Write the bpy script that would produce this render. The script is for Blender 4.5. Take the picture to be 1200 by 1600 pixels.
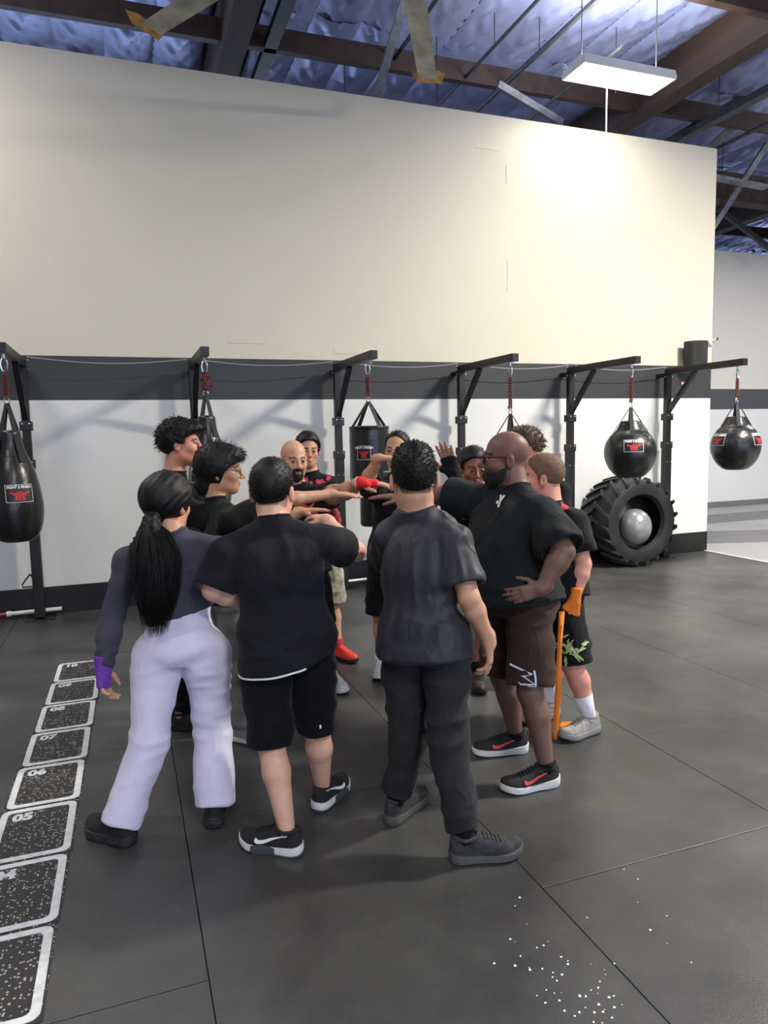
import bpy, bmesh, math, random
import numpy as np
from mathutils import Vector, Matrix
for o in list(bpy.data.objects): bpy.data.objects.remove(o)
SC = bpy.context.scene
COL = SC.collection
PI = math.pi

# ------------------------------------------------------------------ camera
def build_camera():
    yaw, pit, rol = math.radians(20.0), math.radians(6.15), math.radians(1.24)
    f = Vector((math.sin(yaw)*math.cos(pit), math.cos(yaw)*math.cos(pit), -math.sin(pit)))
    r0 = Vector((math.cos(yaw), -math.sin(yaw), 0)); u0 = r0.cross(f)
    r = math.cos(rol)*r0 - math.sin(rol)*u0
    u = math.cos(rol)*u0 + math.sin(rol)*r0
    cd = bpy.data.cameras.new('camera'); c = bpy.data.objects.new('camera', cd); COL.objects.link(c)
    M = Matrix((r, u, -f)).transposed().to_4x4(); M.translation = (0, 0, 1.70)
    c.matrix_world = M
    cd.sensor_fit = 'VERTICAL'; cd.sensor_height = 36.0; cd.lens = 36.0*1109/1600
    cd.clip_start = 0.05; cd.clip_end = 200
    SC.camera = c
build_camera()
# ------------------------------------------------------------------ world, exposure
W = bpy.data.worlds.new('world'); SC.world = W; W.use_nodes = True
bg = W.node_tree.nodes['Background']; bg.inputs[0].default_value = (0.62, 0.74, 1.0, 1); bg.inputs[1].default_value = 4.2
SC.view_settings.view_transform = 'Standard'; SC.view_settings.look = 'None'
SC.view_settings.gamma = 1.0; SC.view_settings.use_curve_mapping = False
SC.view_settings.exposure = -0.32
LAMP_POWER = 290.0
LAMP_COLOR = (1.0, 0.94, 0.82)

# ------------------------------------------------------------------ materials
def srgb(r, g, b):
    def c(v):
        v /= 255.0
        return v/12.92 if v <= 0.04045 else ((v+0.055)/1.055)**2.4
    return (c(r), c(g), c(b), 1.0)
MATS = {}
def mat(name, col, rough=0.6, metal=0.0, var=0.0, vscale=6.0, bump=0.0, bscale=80.0, spec=0.5, emit=0.0,
        sheen=0.0, coat=0.0, attr=None, stretch=(1, 1, 1), col2=None, detail=4.0, wr=0.0):
    if name in MATS: return MATS[name]
    m = bpy.data.materials.new(name); m.use_nodes = True
    nt = m.node_tree; b = nt.nodes['Principled BSDF']; L = nt.links
    b.inputs['Roughness'].default_value = rough; b.inputs['Metallic'].default_value = metal
    b.inputs['Specular IOR Level'].default_value = spec
    b.inputs['Base Color'].default_value = col
    if sheen: b.inputs['Sheen Weight'].default_value = sheen
    if coat: b.inputs['Coat Weight'].default_value = coat; b.inputs['Coat Roughness'].default_value = 0.2
    tc = nt.nodes.new('ShaderNodeTexCoord'); mp = nt.nodes.new('ShaderNodeMapping')
    mp.inputs['Scale'].default_value = stretch
    L.new(tc.outputs['Object'], mp.inputs['Vector'])
    src = None
    if attr:
        a = nt.nodes.new('ShaderNodeVertexColor'); a.layer_name = attr; src = a.outputs['Color']
        L.new(src, b.inputs['Base Color'])
    if var:
        n = nt.nodes.new('ShaderNodeTexNoise'); n.inputs['Scale'].default_value = vscale; n.inputs['Detail'].default_value = detail
        L.new(mp.outputs[0], n.inputs['Vector'])
        mx = nt.nodes.new('ShaderNodeMix'); mx.data_type = 'RGBA'
        if src:
            mul = nt.nodes.new('ShaderNodeMix'); mul.data_type = 'RGBA'; mul.blend_type = 'MULTIPLY'; mul.inputs[0].default_value = 1.0
            rmp = nt.nodes.new('ShaderNodeMapRange'); rmp.inputs[3].default_value = 1-var; rmp.inputs[4].default_value = 1+var
            rmp.inputs[1].default_value = 0.3; rmp.inputs[2].default_value = 0.7
            L.new(n.outputs['Fac'], rmp.inputs[0]); L.new(src, mul.inputs[6]); L.new(rmp.outputs[0], mul.inputs[7])
            L.new(mul.outputs[2], b.inputs['Base Color'])
        else:
            c2 = col2 if col2 else tuple(min(1, c*(1+var)) for c in col[:3])+(1,)
            c1 = col if col2 else tuple(c*(1-var) for c in col[:3])+(1,)
            rmp = nt.nodes.new('ShaderNodeMapRange'); rmp.inputs[1].default_value = 0.35; rmp.inputs[2].default_value = 0.65
            L.new(n.outputs['Fac'], rmp.inputs[0])
            L.new(rmp.outputs[0], mx.inputs[0]); mx.inputs[6].default_value = c1; mx.inputs[7].default_value = c2
            L.new(mx.outputs[2], b.inputs['Base Color'])
    if bump:
        n2 = nt.nodes.new('ShaderNodeTexNoise'); n2.inputs['Scale'].default_value = bscale; n2.inputs['Detail'].default_value = 5
        L.new(mp.outputs[0], n2.inputs['Vector'])
        bp = nt.nodes.new('ShaderNodeBump'); bp.inputs['Strength'].default_value = bump; bp.inputs['Distance'].default_value = 0.02
        L.new(n2.outputs['Fac'], bp.inputs['Height']); L.new(bp.outputs[0], b.inputs['Normal'])
        if wr:
            m3 = nt.nodes.new('ShaderNodeMapping'); m3.inputs['Scale'].default_value = (1, 1, .45); m3.inputs['Rotation'].default_value = (.3, .5, 0)
            n3 = nt.nodes.new('ShaderNodeTexNoise'); n3.inputs['Scale'].default_value = 13; n3.inputs['Detail'].default_value = 3; n3.inputs['Distortion'].default_value = 1.4
            n3.noise_type = 'RIDGED_MULTIFRACTAL'
            L.new(tc.outputs['Object'], m3.inputs[0]); L.new(m3.outputs[0], n3.inputs['Vector'])
            b3 = nt.nodes.new('ShaderNodeBump'); b3.inputs['Strength'].default_value = wr; b3.inputs['Distance'].default_value = .012
            L.new(n3.outputs['Fac'], b3.inputs['Height']); L.new(b3.outputs[0], bp.inputs['Normal'])
    if emit:
        b.inputs['Emission Color'].default_value = col; b.inputs['Emission Strength'].default_value = emit
    MATS[name] = m
    return m

def wall_material(name, upper, band, lower, z0, z1):
    """painted wall: lower coat, dark painted band, upper coat (real paint borders, straight in height)"""
    m = bpy.data.materials.new(name); m.use_nodes = True
    nt = m.node_tree; b = nt.nodes['Principled BSDF']; L = nt.links
    b.inputs['Roughness'].default_value = 0.5; b.inputs['Specular IOR Level'].default_value = 0.35
    g = nt.nodes.new('ShaderNodeNewGeometry'); sp = nt.nodes.new('ShaderNodeSeparateXYZ'); L.new(g.outputs['Position'], sp.inputs[0])
    def gt(v):
        k = nt.nodes.new('ShaderNodeMath'); k.operation = 'GREATER_THAN'; L.new(sp.outputs[2], k.inputs[0]); k.inputs[1].default_value = v
        return k.outputs[0]
    n = nt.nodes.new('ShaderNodeTexNoise'); n.inputs['Scale'].default_value = 0.9; n.inputs['Detail'].default_value = 5
    L.new(g.outputs['Position'], n.inputs['Vector'])
    def mix(fac, a, c):
        x = nt.nodes.new('ShaderNodeMix'); x.data_type = 'RGBA'; L.new(fac, x.inputs[0])
        for k, v in ((6, a), (7, c)):
            if isinstance(v, tuple): x.inputs[k].default_value = v
            else: L.new(v, x.inputs[k])
        return x.outputs[2]
    dk = lambda c, f: tuple(v*f for v in c[:3])+(1,)
    up = mix(n.outputs['Fac'], dk(upper, .94), dk(upper, 1.04))
    lo = mix(n.outputs['Fac'], dk(lower, .93), dk(lower, 1.05))
    ba = mix(n.outputs['Fac'], dk(band, .85), dk(band, 1.15))
    c = mix(gt(z0), lo, ba); c = mix(gt(z1), c, up)
    L.new(c, b.inputs['Base Color'])
    n2 = nt.nodes.new('ShaderNodeTexNoise'); n2.inputs['Scale'].default_value = 55; n2.inputs['Detail'].default_value = 4
    n3 = nt.nodes.new('ShaderNodeTexNoise'); n3.inputs['Scale'].default_value = 1.6; n3.inputs['Detail'].default_value = 3
    L.new(g.outputs['Position'], n2.inputs['Vector']); L.new(g.outputs['Position'], n3.inputs['Vector'])
    ad = nt.nodes.new('ShaderNodeMath'); ad.operation = 'MULTIPLY_ADD'; L.new(n3.outputs['Fac'], ad.inputs[0]); ad.inputs[1].default_value = 6.0; L.new(n2.outputs['Fac'], ad.inputs[2])
    bp = nt.nodes.new('ShaderNodeBump'); bp.inputs['Strength'].default_value = 0.10; bp.inputs['Distance'].default_value = 0.01
    L.new(ad.outputs[0], bp.inputs['Height']); L.new(bp.outputs[0], b.inputs['Normal'])
    return m

def rubber_material(name, base, light, rough=(0.42, 0.6)):
    """black rubber matting: scuffs, dust patches, EPDM grain"""
    m = bpy.data.materials.new(name); m.use_nodes = True
    nt = m.node_tree; b = nt.nodes['Principled BSDF']; L = nt.links
    g = nt.nodes.new('ShaderNodeNewGeometry')
    def noise(sc, det, ro=.6):
        n = nt.nodes.new('ShaderNodeTexNoise'); n.inputs['Scale'].default_value = sc; n.inputs['Detail'].default_value = det; n.inputs['Roughness'].default_value = ro
        L.new(g.outputs['Position'], n.inputs['Vector']); return n.outputs['Fac']
    def rng(v, a, c, lo=0., hi=1.):
        r = nt.nodes.new('ShaderNodeMapRange'); L.new(v, r.inputs[0]); r.inputs[1].default_value = a; r.inputs[2].default_value = c; r.inputs[3].default_value = lo; r.inputs[4].default_value = hi
        return r.outputs[0]
    big = rng(noise(0.8, 6), .36, .68); fine = rng(noise(160, 2), .3, .7); scuff = rng(noise(5, 8, .75), .5, .72)
    mx = nt.nodes.new('ShaderNodeMix'); mx.data_type = 'RGBA'; mx.inputs[6].default_value = base; mx.inputs[7].default_value = light
    s = nt.nodes.new('ShaderNodeMath'); s.operation = 'MULTIPLY_ADD'; L.new(scuff, s.inputs[0]); s.inputs[1].default_value = .16
    s2 = nt.nodes.new('ShaderNodeMath'); s2.operation = 'MULTIPLY'; L.new(big, s2.inputs[0]); s2.inputs[1].default_value = .55; L.new(s2.outputs[0], s.inputs[2])
    s3 = nt.nodes.new('ShaderNodeMath'); s3.operation = 'MULTIPLY_ADD'; L.new(fine, s3.inputs[0]); s3.inputs[1].default_value = .25; L.new(s.outputs[0], s3.inputs[2])
    L.new(s3.outputs[0], mx.inputs[0]); L.new(mx.outputs[2], b.inputs['Base Color'])
    L.new(rng(noise(3, 6), .35, .65, rough[0], rough[1]), b.inputs['Roughness'])
    bp = nt.nodes.new('ShaderNodeBump'); bp.inputs['Strength'].default_value = .25; bp.inputs['Distance'].default_value = .004
    L.new(noise(140, 3), bp.inputs['Height']); L.new(bp.outputs[0], b.inputs['Normal'])
    b.inputs['Specular IOR Level'].default_value = 0.5
    return m

BLACK_STEEL = mat('black_steel', srgb(17, 18, 20), .42, .0, var=.2, vscale=20, bump=.08, bscale=200)
STEEL = mat('bright_steel', srgb(190, 192, 195), .25, 1.0)
VINYL = mat('black_vinyl', srgb(20, 20, 21), .33, 0, var=.25, vscale=9, bump=.25, bscale=22, coat=.25)
WEB = mat('black_webbing', srgb(24, 24, 26), .6, bump=.3, bscale=300)
ROPE = mat('dark_red_cord', srgb(100, 50, 46), .8, var=.3, vscale=90, bump=.6, bscale=160)
RED = mat('red_print', srgb(200, 40, 52), .6)
WHITE = mat('white_print', srgb(232, 232, 230), .6)
INK = mat('black_print', srgb(14, 14, 15), .45)
WOOD = mat('dark_brown_timber', srgb(52, 36, 30), .75, var=.35, vscale=5, bump=.35, bscale=40, stretch=(1, .15, 1))
RUST = mat('rusty_brown_steel', srgb(44, 30, 26), .6, var=.4, vscale=7, bump=.2, bscale=60)
GALV = mat('grey_galvanised_strut', srgb(120, 124, 126), .45, .5, var=.25, vscale=9)
DKSTEEL = mat('dark_grey_strut', srgb(52, 56, 63), .5, .3, var=.25, vscale=9)

# ------------------------------------------------------------------ mesh helpers
class MB:
    def __init__(s): s.v = []; s.f = []
    def add(s, vs, fs):
        k = len(s.v); s.v += [tuple(map(float, p)) for p in vs]; s.f += [tuple(i+k for i in f) for f in fs]; return s
    def box(s, c, size, M=None, bev=0.0):
        x, y, z = (h/2 for h in size)
        if bev <= 0:
            vs = [(a, b, d) for a in (-x, x) for b in (-y, y) for d in (-z, z)]
            fs = [(0, 1, 3, 2), (4, 6, 7, 5), (0, 4, 5, 1), (2, 3, 7, 6), (0, 2, 6, 4), (1, 5, 7, 3)]
        else:
            bm = bmesh.new(); bmesh.ops.create_cube(bm, size=1.0)
            for v in bm.verts: v.co = Vector((v.co.x*2*x, v.co.y*2*y, v.co.z*2*z))
            bmesh.ops.bevel(bm, geom=list(bm.edges), offset=bev, segments=2, profile=.5, affect='EDGES')
            bm.verts.index_update()
            vs = [v.co.copy() for v in bm.verts]; fs = [tuple(v.index for v in f.verts) for f in bm.faces]; bm.free()
        if M is not None: vs = [M @ Vector(p) for p in vs]
        return s.add([(p[0]+c[0], p[1]+c[1], p[2]+c[2]) for p in vs], fs)
    def bar(s, a, b, w, h=None, up=(0, 0, 1), bev=0.0):
        a = Vector(a); b = Vector(b); d = b-a; L = d.length; d.normalize()
        up = Vector(up)
        if abs(d.dot(up)) > .98: up = Vector((1, 0, 0))
        sx = d.cross(up).normalized(); sz = sx.cross(d)
        M = Matrix((sx, d, sz)).transposed()
        return s.box((a+b)/2, (w, L, h or w), M, bev)
    def tube(s, pts, r, n=8, cap=True, flat=None):
        pts = [Vector(p) for p in pts]; m = len(pts)
        rr = r if hasattr(r, '__len__') else [r]*m
        t = [(pts[min(i+1, m-1)]-pts[max(i-1, 0)]).normalized() for i in range(m)]
        u = t[0].orthogonal().normalized(); vs = []
        for i in range(m):
            u = (u-t[i]*u.dot(t[i])).normalized(); w = t[i].cross(u)
            for k in range(n):
                a = 2*PI*k/n
                vs.append(pts[i]+(u*math.cos(a)+w*math.sin(a))*rr[i])
        fs = [(i*n+k, i*n+(k+1) % n, (i+1)*n+(k+1) % n, (i+1)*n+k) for i in range(m-1) for k in range(n)]
        if cap: fs += [tuple(reversed(range(n))), tuple((m-1)*n+k for k in range(n))]
        return s.add(vs, fs)
    def lathe(s, prof, n=32, c=(0, 0, 0), axis='z'):
        vs = []; m = len(prof)
        for (r, z) in prof:
            for k in range(n):
                a = 2*PI*k/n
                p = (r*math.cos(a), r*math.sin(a), z)
                if axis == 'y': p = (p[0], p[2], p[1])
                vs.append((p[0]+c[0], p[1]+c[1], p[2]+c[2]))
        fs = [(i*n+k, i*n+(k+1) % n, (i+1)*n+(k+1) % n, (i+1)*n+k) for i in range(m-1) for k in range(n)]
        if axis == 'y': fs = [tuple(reversed(f)) for f in fs]
        return s.add(vs, fs)
    def prism(s, poly, h0, h1):
        """polygon in xy extruded from h0 to h1"""
        n = len(poly)
        vs = [(x, y, h0) for x, y in poly]+[(x, y, h1) for x, y in poly]
        fs = [tuple(reversed(range(n))), tuple(range(n, 2*n))]+[(i, (i+1) % n, n+(i+1) % n, n+i) for i in range(n)]
        return s.add(vs, fs)
    def mapv(s, fn): s.v = [tuple(fn(*p)) for p in s.v]; return s
    def mesh(s, name, material, smooth=False):
        me = bpy.data.meshes.new(name); me.from_pydata(s.v, [], s.f); me.update()
        if material: me.materials.append(material)
        if smooth:
            me.polygons.foreach_set('use_smooth', [True]*len(me.polygons))
            if smooth != 'all': me.set_sharp_from_angle(angle=math.radians(40))
        return me
    def build(s, name, material, parent=None, smooth=False, loc=None):
        return link(name, s.mesh(name, material, smooth), parent, loc)

def link(name, me, parent=None, loc=None):
    o = bpy.data.objects.new(name, me); COL.objects.link(o)
    if parent: o.parent = parent
    if loc: o.location = loc
    return o
def tag(o, label=None, cat=None, group=None, kind=None):
    for k, v in (('label', label), ('category', cat), ('group', group), ('kind', kind)):
        if v: o[k] = v
    return o
def thing(name, label, cat, loc=(0, 0, 0), rz=0, group=None):
    o = bpy.data.objects.new(name, None); COL.objects.link(o); o.location = loc; o.rotation_euler = (0, 0, rz)
    o.empty_display_size = .1
    return tag(o, label, cat, group)
def copy_tree(o, parent=None):
    c = o.copy(); COL.objects.link(c)
    if parent: c.parent = parent
    for ch in list(o.children): copy_tree(ch, c)
    return c
def text_mb(txt, size, bold=0.0, extrude=0.0):
    """built-in font -> plain mesh data in xy, centred"""
    cu = bpy.data.curves.new('txt', 'FONT'); cu.body = txt; cu.size = size; cu.align_x = 'CENTER'; cu.align_y = 'CENTER'; cu.offset = bold; cu.extrude = extrude
    cu.resolution_u = 3
    o = bpy.data.objects.new('txt', cu); COL.objects.link(o)
    dg = bpy.context.evaluated_depsgraph_get(); me = o.evaluated_get(dg).to_mesh()
    mb = MB(); mb.v = [tuple(v.co) for v in me.vertices]; mb.f = [tuple(p.vertices) for p in me.polygons]
    o.evaluated_get(dg).to_mesh_clear(); bpy.data.objects.remove(o); bpy.data.curves.remove(cu)
    return mb
# ================================================================== SETTING
WALLY = 7.69
def struct(o, label=None, cat=None): return tag(o, label, cat, kind='structure')
m_wall = wall_material('painted_wall', srgb(208, 202, 184), srgb(54, 56, 58), srgb(218, 219, 216), 2.112, 2.54)
m_far = wall_material('painted_far_wall', srgb(214, 212, 208), srgb(82, 84, 90), srgb(226, 227, 230), 2.10, 2.53)
w = struct(MB().box((-.2, WALLY+.1, 2.685), (15.58, .2, 5.37)).build('wall_back', m_wall), 'tall cream and white gym wall with a dark painted band', 'wall')
for (x0, z0, ww, hh) in ((4.02, 5.0, .34, .02), (4.42, 4.83, .02, .2), (4.43, 3.75, .025, .35), (1.1, 2.75, .4, .05), (2.25, 2.66, .5, .05)):
    MB().box((x0+ww/2, WALLY-.0015, z0-hh/2), (ww, .004, hh), bev=.0015).build('plaster_patch', mat('cream_plaster', srgb(206, 199, 180), .55, bump=.1, bscale=60), w)
struct(MB().box((-.2, WALLY-.006, .137), (15.58, .014, .274), bev=.003).build('baseboard_back', mat('black_rubber_base', srgb(17, 18, 20), .5, var=.3, vscale=4, bump=.2, bscale=50)), 'black rubber kick strip along the white wall', 'baseboard')
struct(MB().box((13.5, 12.0, 2.685), (15, .2, 5.37)).build('wall_far', m_far), 'pale wall with grey band beyond the open end', 'wall')
struct(MB().box((13, 20, 3.5), (17, .2, 7)).build('wall_far_end', m_far), 'distant end wall of the building', 'wall')
struct(MB().box((-8.1, 0, 3.5), (.2, 24, 7)).build('wall_left', m_far), 'plain side wall outside the view', 'wall')
struct(MB().box((21.1, 2, 3.5), (.2, 30, 7)).build('wall_right', m_far), 'plain far right side wall', 'wall')
mrear = mat('rear_paint', srgb(205, 203, 196), .6)
rw = MB()
rw.box((-5.5, -9, 3.5), (5, .2, 7)); rw.box((16, -9, 3.5), (10, .2, 7)); rw.box((4, -9, 5.85), (14, .2, 2.3))
struct(rw.build('wall_rear', mrear), 'rear wall with a wide open roll-up doorway', 'wall')

# floor : slab, then single rubber mats with joints
fl = struct(MB().box((6.5, 6.5, -.06), (31, 32, .08)).build('floor', mat('joint_black', srgb(10, 10, 11), .9)), 'dark rubber mat floor of the gym', 'floor')
m_rub = rubber_material('rubber_mat', srgb(40, 40, 41), srgb(92, 92, 89), (.30, .42))
MX = [0.16+1.222*k for k in range(-6, 7)]
mats_ = {}
for i, x in enumerate(MX[:-1]):
    x1 = MX[i+1] if i < 11 else 7.535
    off = 3.11 if i % 2 == 0 else 2.15
    y = off-1.92*6
    while y < WALLY:
        y1 = min(y+1.92, WALLY); 
        if y1-y > .05:
            key = (round(x1-x, 3), round(y1-y, 3))
            if key not in mats_:
                mats_[key] = MB().box((0, 0, -.011), (key[0]-.0035, key[1]-.0035, .022), bev=.0015).mesh('rubber_mat', m_rub)
            link('rubber_mat', mats_[key], fl, ((x+x1)/2, (y+y1)/2, 0))
        y += 1.92
m_t1 = rubber_material('grey_turf_light', srgb(150, 151, 152), srgb(172, 173, 174), (.7, .9))
m_t2 = rubber_material('grey_turf_dark', srgb(112, 112, 114), srgb(128, 128, 130), (.7, .9))
ff = struct(MB().box((14.3, 5.0, -.012), (13.42, 14, .02)).build('floor_far', m_t1), 'pale grey flooring beyond the white strip', 'floor')
def quad_prism(name, pts, m, parent): return MB().prism(pts, -.004, .003).build(name, m, parent)
quad_prism('floor_stripe', [(7.6, 9.9), (20.9, 9.9), (20.9, 10.9), (7.6, 10.9)], m_t2, ff)
quad_prism('floor_stripe', [(7.6, 8.35), (10.3, 7.4), (20.9, 3.7), (20.9, 4.9), (9.2, 9.1), (7.6, 9.7)], m_t2, ff)
struct(MB().box((7.56, 1.35, .004), (.04, 12.7, .012), bev=.003).build('trim_1', mat('cream_floor_strip', srgb(226, 220, 205), .5)), 'cream edge strip along the mat floor', 'trim')
struct(MB().box((14.2, 11.89, .05), (13, .02, .14)).build('baseboard_far', m_t2), 'grey base along the far wall', 'baseboard')

# roof : deck, glulam beams, purlins, foil insulation panels
ZR = 6.80
ce = struct(MB().box((6.5, 6.5, 7.06), (31, 32, .1)).build('ceiling', mat('deck', srgb(80, 80, 84), .8)), 'roof deck lined with bluish foil insulation', 'ceiling')
for x in (-4.65, 1.36, 7.37, 13.38, 19.3):
    MB().box((x+.15, 6.5, 6.65), (.30, 31.5, .70), bev=.008).build('timber_beam', WOOD, ce)
for y in (-8.0, -5.6, -3.15, -.71, 1.73, 4.17, 6.61, 9.05, 11.49, 13.93, 16.37, 18.81):
    MB().box((6.5, y, 6.50), (30, .11, .26), bev=.006).build('purlin', RUST, ce)
m_foil = mat('foil_insulation', srgb(146, 158, 206), .36, .35, var=.18, vscale=1.7, bump=.55, bscale=5, stretch=(1, .45, 1))
def foil_mesh(seed):
    rnd = random.Random(seed); NX, NY = 14, 26; W_, L_ = .62, 2.62
    ph = [rnd.uniform(0, 6.28) for _ in range(6)]; vs = []
    for j in range(NY+1):
        for i in range(NX+1):
            u, v = i/NX, j/NY
            x = (u-.5)*W_; y = (v-.5)*L_
            sag = math.sin(PI*u)**.7*(.05+.02*math.sin(5*v+ph[0]))
            wr = math.sin(PI*u)*(.011*math.sin(34*v+9*abs(u-.5)*2+ph[1])+.009*math.sin(61*v-14*u+ph[2])+.008*math.sin(17*v+11*u+ph[3]))
            ed = (1-math.sin(PI*u))*.012*math.sin(80*v+ph[4])
            vs.append((x, y, .05-sag-wr*1.25-ed))
    fs = [(j*(NX+1)+i, (j+1)*(NX+1)+i, (j+1)*(NX+1)+i+1, j*(NX+1)+i+1) for j in range(NY) for i in range(NX)]
    return MB().add(vs, fs).mesh('foil_panel', m_foil, 'all')
foils = [foil_mesh(s) for s in range(5)]
rnd = random.Random(4)
for y in (3.0, 5.39, 7.83, 10.27, 12.71, 15.15, 17.59):
    x = -3.9 if y < 11 else 5.86
    while x < 20.5:
        if not any(abs(x-(b+.15)) < .2 for b in (1.36, 7.37, 13.38, 19.3)) :
            link('foil_panel', foils[rnd.randrange(5)], ce, (x, y, ZR))
        x += .61
# the rest of the roof lining, out of view, one wavy sheet
sheet = MB()
for k in range(0, 50):
    x0 = -8+.61*k
    if x0 > 20.9: break
    for (a, b) in ((-9, 1.79),):
        sheet.add([(x0, a, ZR+.05), (x0+.305, a, ZR-.01), (x0+.61, a, ZR+.05), (x0, b, ZR+.05), (x0+.305, b, ZR-.01), (x0+.61, b, ZR+.05)], [(0, 3, 4, 1), (1, 4, 5, 2)])
so = sheet.build('foil_lining', m_foil, ce); so['kind'] = 'stuff'
# sprinkler pipes and struts under the roof
def roof_part(name, pts, r, m, kind='tube', n=8):
    mb = MB()
    if kind == 'tube': mb.tube(pts, r, n)
    else: mb.bar(pts[0], pts[1], r[0], r[1])
    return mb.build(name, m, ce, smooth=(kind == 'tube'))
roof_part('sprinkler_pipe', [(5.13, -2, 6.38), (5.13, 11.7, 6.38)], .033, DKSTEEL)
roof_part('sprinkler_pipe', [(4.56, -2, 6.42), (4.56, 11.7, 6.42)], .022, DKSTEEL)
roof_part('conduit', [(3.55, 4, 6.5), (3.55, 11.7, 6.5)], .025, mat('dk', srgb(30, 31, 36), .5))
roof_part('steel_channel', [(1.95, -2, 6.42), (1.95, 11.7, 6.42)], (.15, .10), DKSTEEL, 'bar')
roof_part('steel_channel', [(8.6, 4, 6.30), (8.6, 11.7, 6.30)], (.15, .10), DKSTEEL, 'bar')
roof_part('conduit', [(5.65, 7.2, 6.1), (5.65, 11.7, 6.1)], .02, DKSTEEL)
roof_part('sprinkler_pipe', [(9.3, 4, 6.2), (9.3, 11.7, 6.2)], .03, DKSTEEL)
roof_part('brace', [(3.31, 7.95, 6.72), (2.89, 7.95, 5.42)], (.05, .09), GALV, 'bar')
roof_part('brace', [(4.66, 8.3, 6.03), (5.6, 8.3, 5.69)], (.06, .09), GALV, 'bar')
roof_part('brace', [(9.9, 9.4, 6.8), (8.95, 9.4, 6.03)], (.07, .11), GALV, 'bar')
roof_part('brace', [(9.4, 9.0, 6.8), (8.2, 9.6, 6.1)], (.10, .14), DKSTEEL, 'bar')
roof_part('brace', [(11.24, 10.2, 6.8), (9.95, 10.2, 5.15)], (.06, .10), GALV, 'bar')
roof_part('brace', [(11.1, 11.2, 5.95), (12.7, 11.2, 5.18)], (.08, .09), DKSTEEL, 'bar')
roof_part('brace', [(9.7, 10.0, 6.0), (11.0, 10.0, 5.94)], (.16, .05), GALV, 'bar')
for (x, y, z) in ((4.1, 8.9, 6.0), (4.56, 8.2, 6.42), (5.13, 8.1, 6.38), (6.2, 8.0, 6.0), (8.6, 7.4, 6.3), (8.1, 8.2, 6.0), (9.9, 8.9, 5.7), (3.0, 9.4, 6.1), (9.2, 10.0, 6.0), (10.2, 10.2, 5.6)):
    roof_part('hanger_rod', [(x, y, z), (x, y, 6.8)], .007, DKSTEEL, n=5)
roof_part('timber_beam', [(7.7, 10.9, 6.2), (20, 10.9, 6.2)], (.3, .5), WOOD, 'bar')
MB().box((8.0, 5.2, 6.45), (.5, .7, .25), bev=.1).build('insulation_wrap', mat('white_wrap', srgb(205, 205, 200), .6, bump=.5, bscale=12), ce, True)

# ------------------------------------------------------------------ high bay lights
LIT = mat('lamp_tubes', (1.0, .97, .86, 1), emit=7.0)
def highbay(x, y, z, label, power=1.0, cord=False):
    t = thing('high_bay_light', label, 'light', (x, y, z), 0, 'high bay lights')
    MB().box((0, 0, .018), (1.2, .40, .004)).build('reflector', mat('lamp_reflector', (1.0, .97, .88, 1), emit=3.0), t)
    MB().box((0, 0, .05), (1.22, .40, .06), bev=.01).build('housing', mat('lamp_white', srgb(225, 225, 220), .4), t)
    mb = MB()
    for sx in (-1, 1): mb.box((sx*.605, 0, .005), (.012, .42, .05))
    for sy in (-1, 1): mb.box((0, sy*.205, .005), (1.22, .012, .05))
    mb.build('reflector_rim', MATS['lamp_white'], t)
    for k in range(6):
        MB().tube([(-.57, -.15+.06*k, 0), (.57, -.15+.06*k, 0)], .013, 10).build('lamp_tube', LIT, t, True)
    for sx in (-1, 1):
        MB().tube([(sx*.5, 0, .08), (sx*.5, 0, 6.8-z)], .006, 5).build('hanger_cable', DKSTEEL, t)
    MB().tube([(-.66, .03, .03), (-.72, .03, .06), (-.74, .03, .02), (-.68, .03, 0)], .008, 6).build('hook', STEEL, t)
    if cord:
        MB().tube([(-.05, .15, 0), (.0, .22, -.25), (.03, .26, -.5)], .008, 6).build('power_cord', MATS['lamp_white'], t, True)
    ld = bpy.data.lights.new('lamp', 'AREA'); ld.shape = 'RECTANGLE'; ld.size = 1.16; ld.size_y = .36; ld.energy = LAMP_POWER*power; ld.color = LAMP_COLOR
    lo = bpy.data.objects.new('lamp_glow', ld); COL.objects.link(lo); lo.parent = t; lo.location = (0, 0, -.03)
    lu = bpy.data.lights.new('ceiling_fill', 'AREA'); lu.shape = 'RECTANGLE'; lu.size = 1.1; lu.size_y = .3; lu.energy = LAMP_POWER*.7; lu.color = LAMP_COLOR  # extra upward area light, added to brighten the ceiling; not a fixture part
    lv = bpy.data.objects.new('added_ceiling_fill', lu); COL.objects.link(lv); lv.parent = t; lv.location = (0, 0, .10); lv.rotation_euler = (PI, 0, 0)
highbay(5.42, 6.93, 5.60, 'lit white high bay light hanging near the top of the cream wall', .14, True)
for (x, y, lab) in ((-2.4, 6.4, 'high bay light left of the view over the leftmost bag stand'), (-2.4, 1.6, 'high bay light left of the view near the camera'),
                    (6.9, 2.8, 'high bay light right of the camera above the mats'), (1.5, -3.2, 'high bay light behind the camera'),
                    (12.5, 7.4, 'high bay light over the pale floor beyond the wall'), (12.5, 1.6, 'high bay light far right over the pale floor')):
    highbay(x, y, 5.6, lab, .34 if y > 6 and x < 0 else (.25 if x < 0 else ((4.0 if x < 8 else 1.1) if x > 3 else 1.2)))

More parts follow.
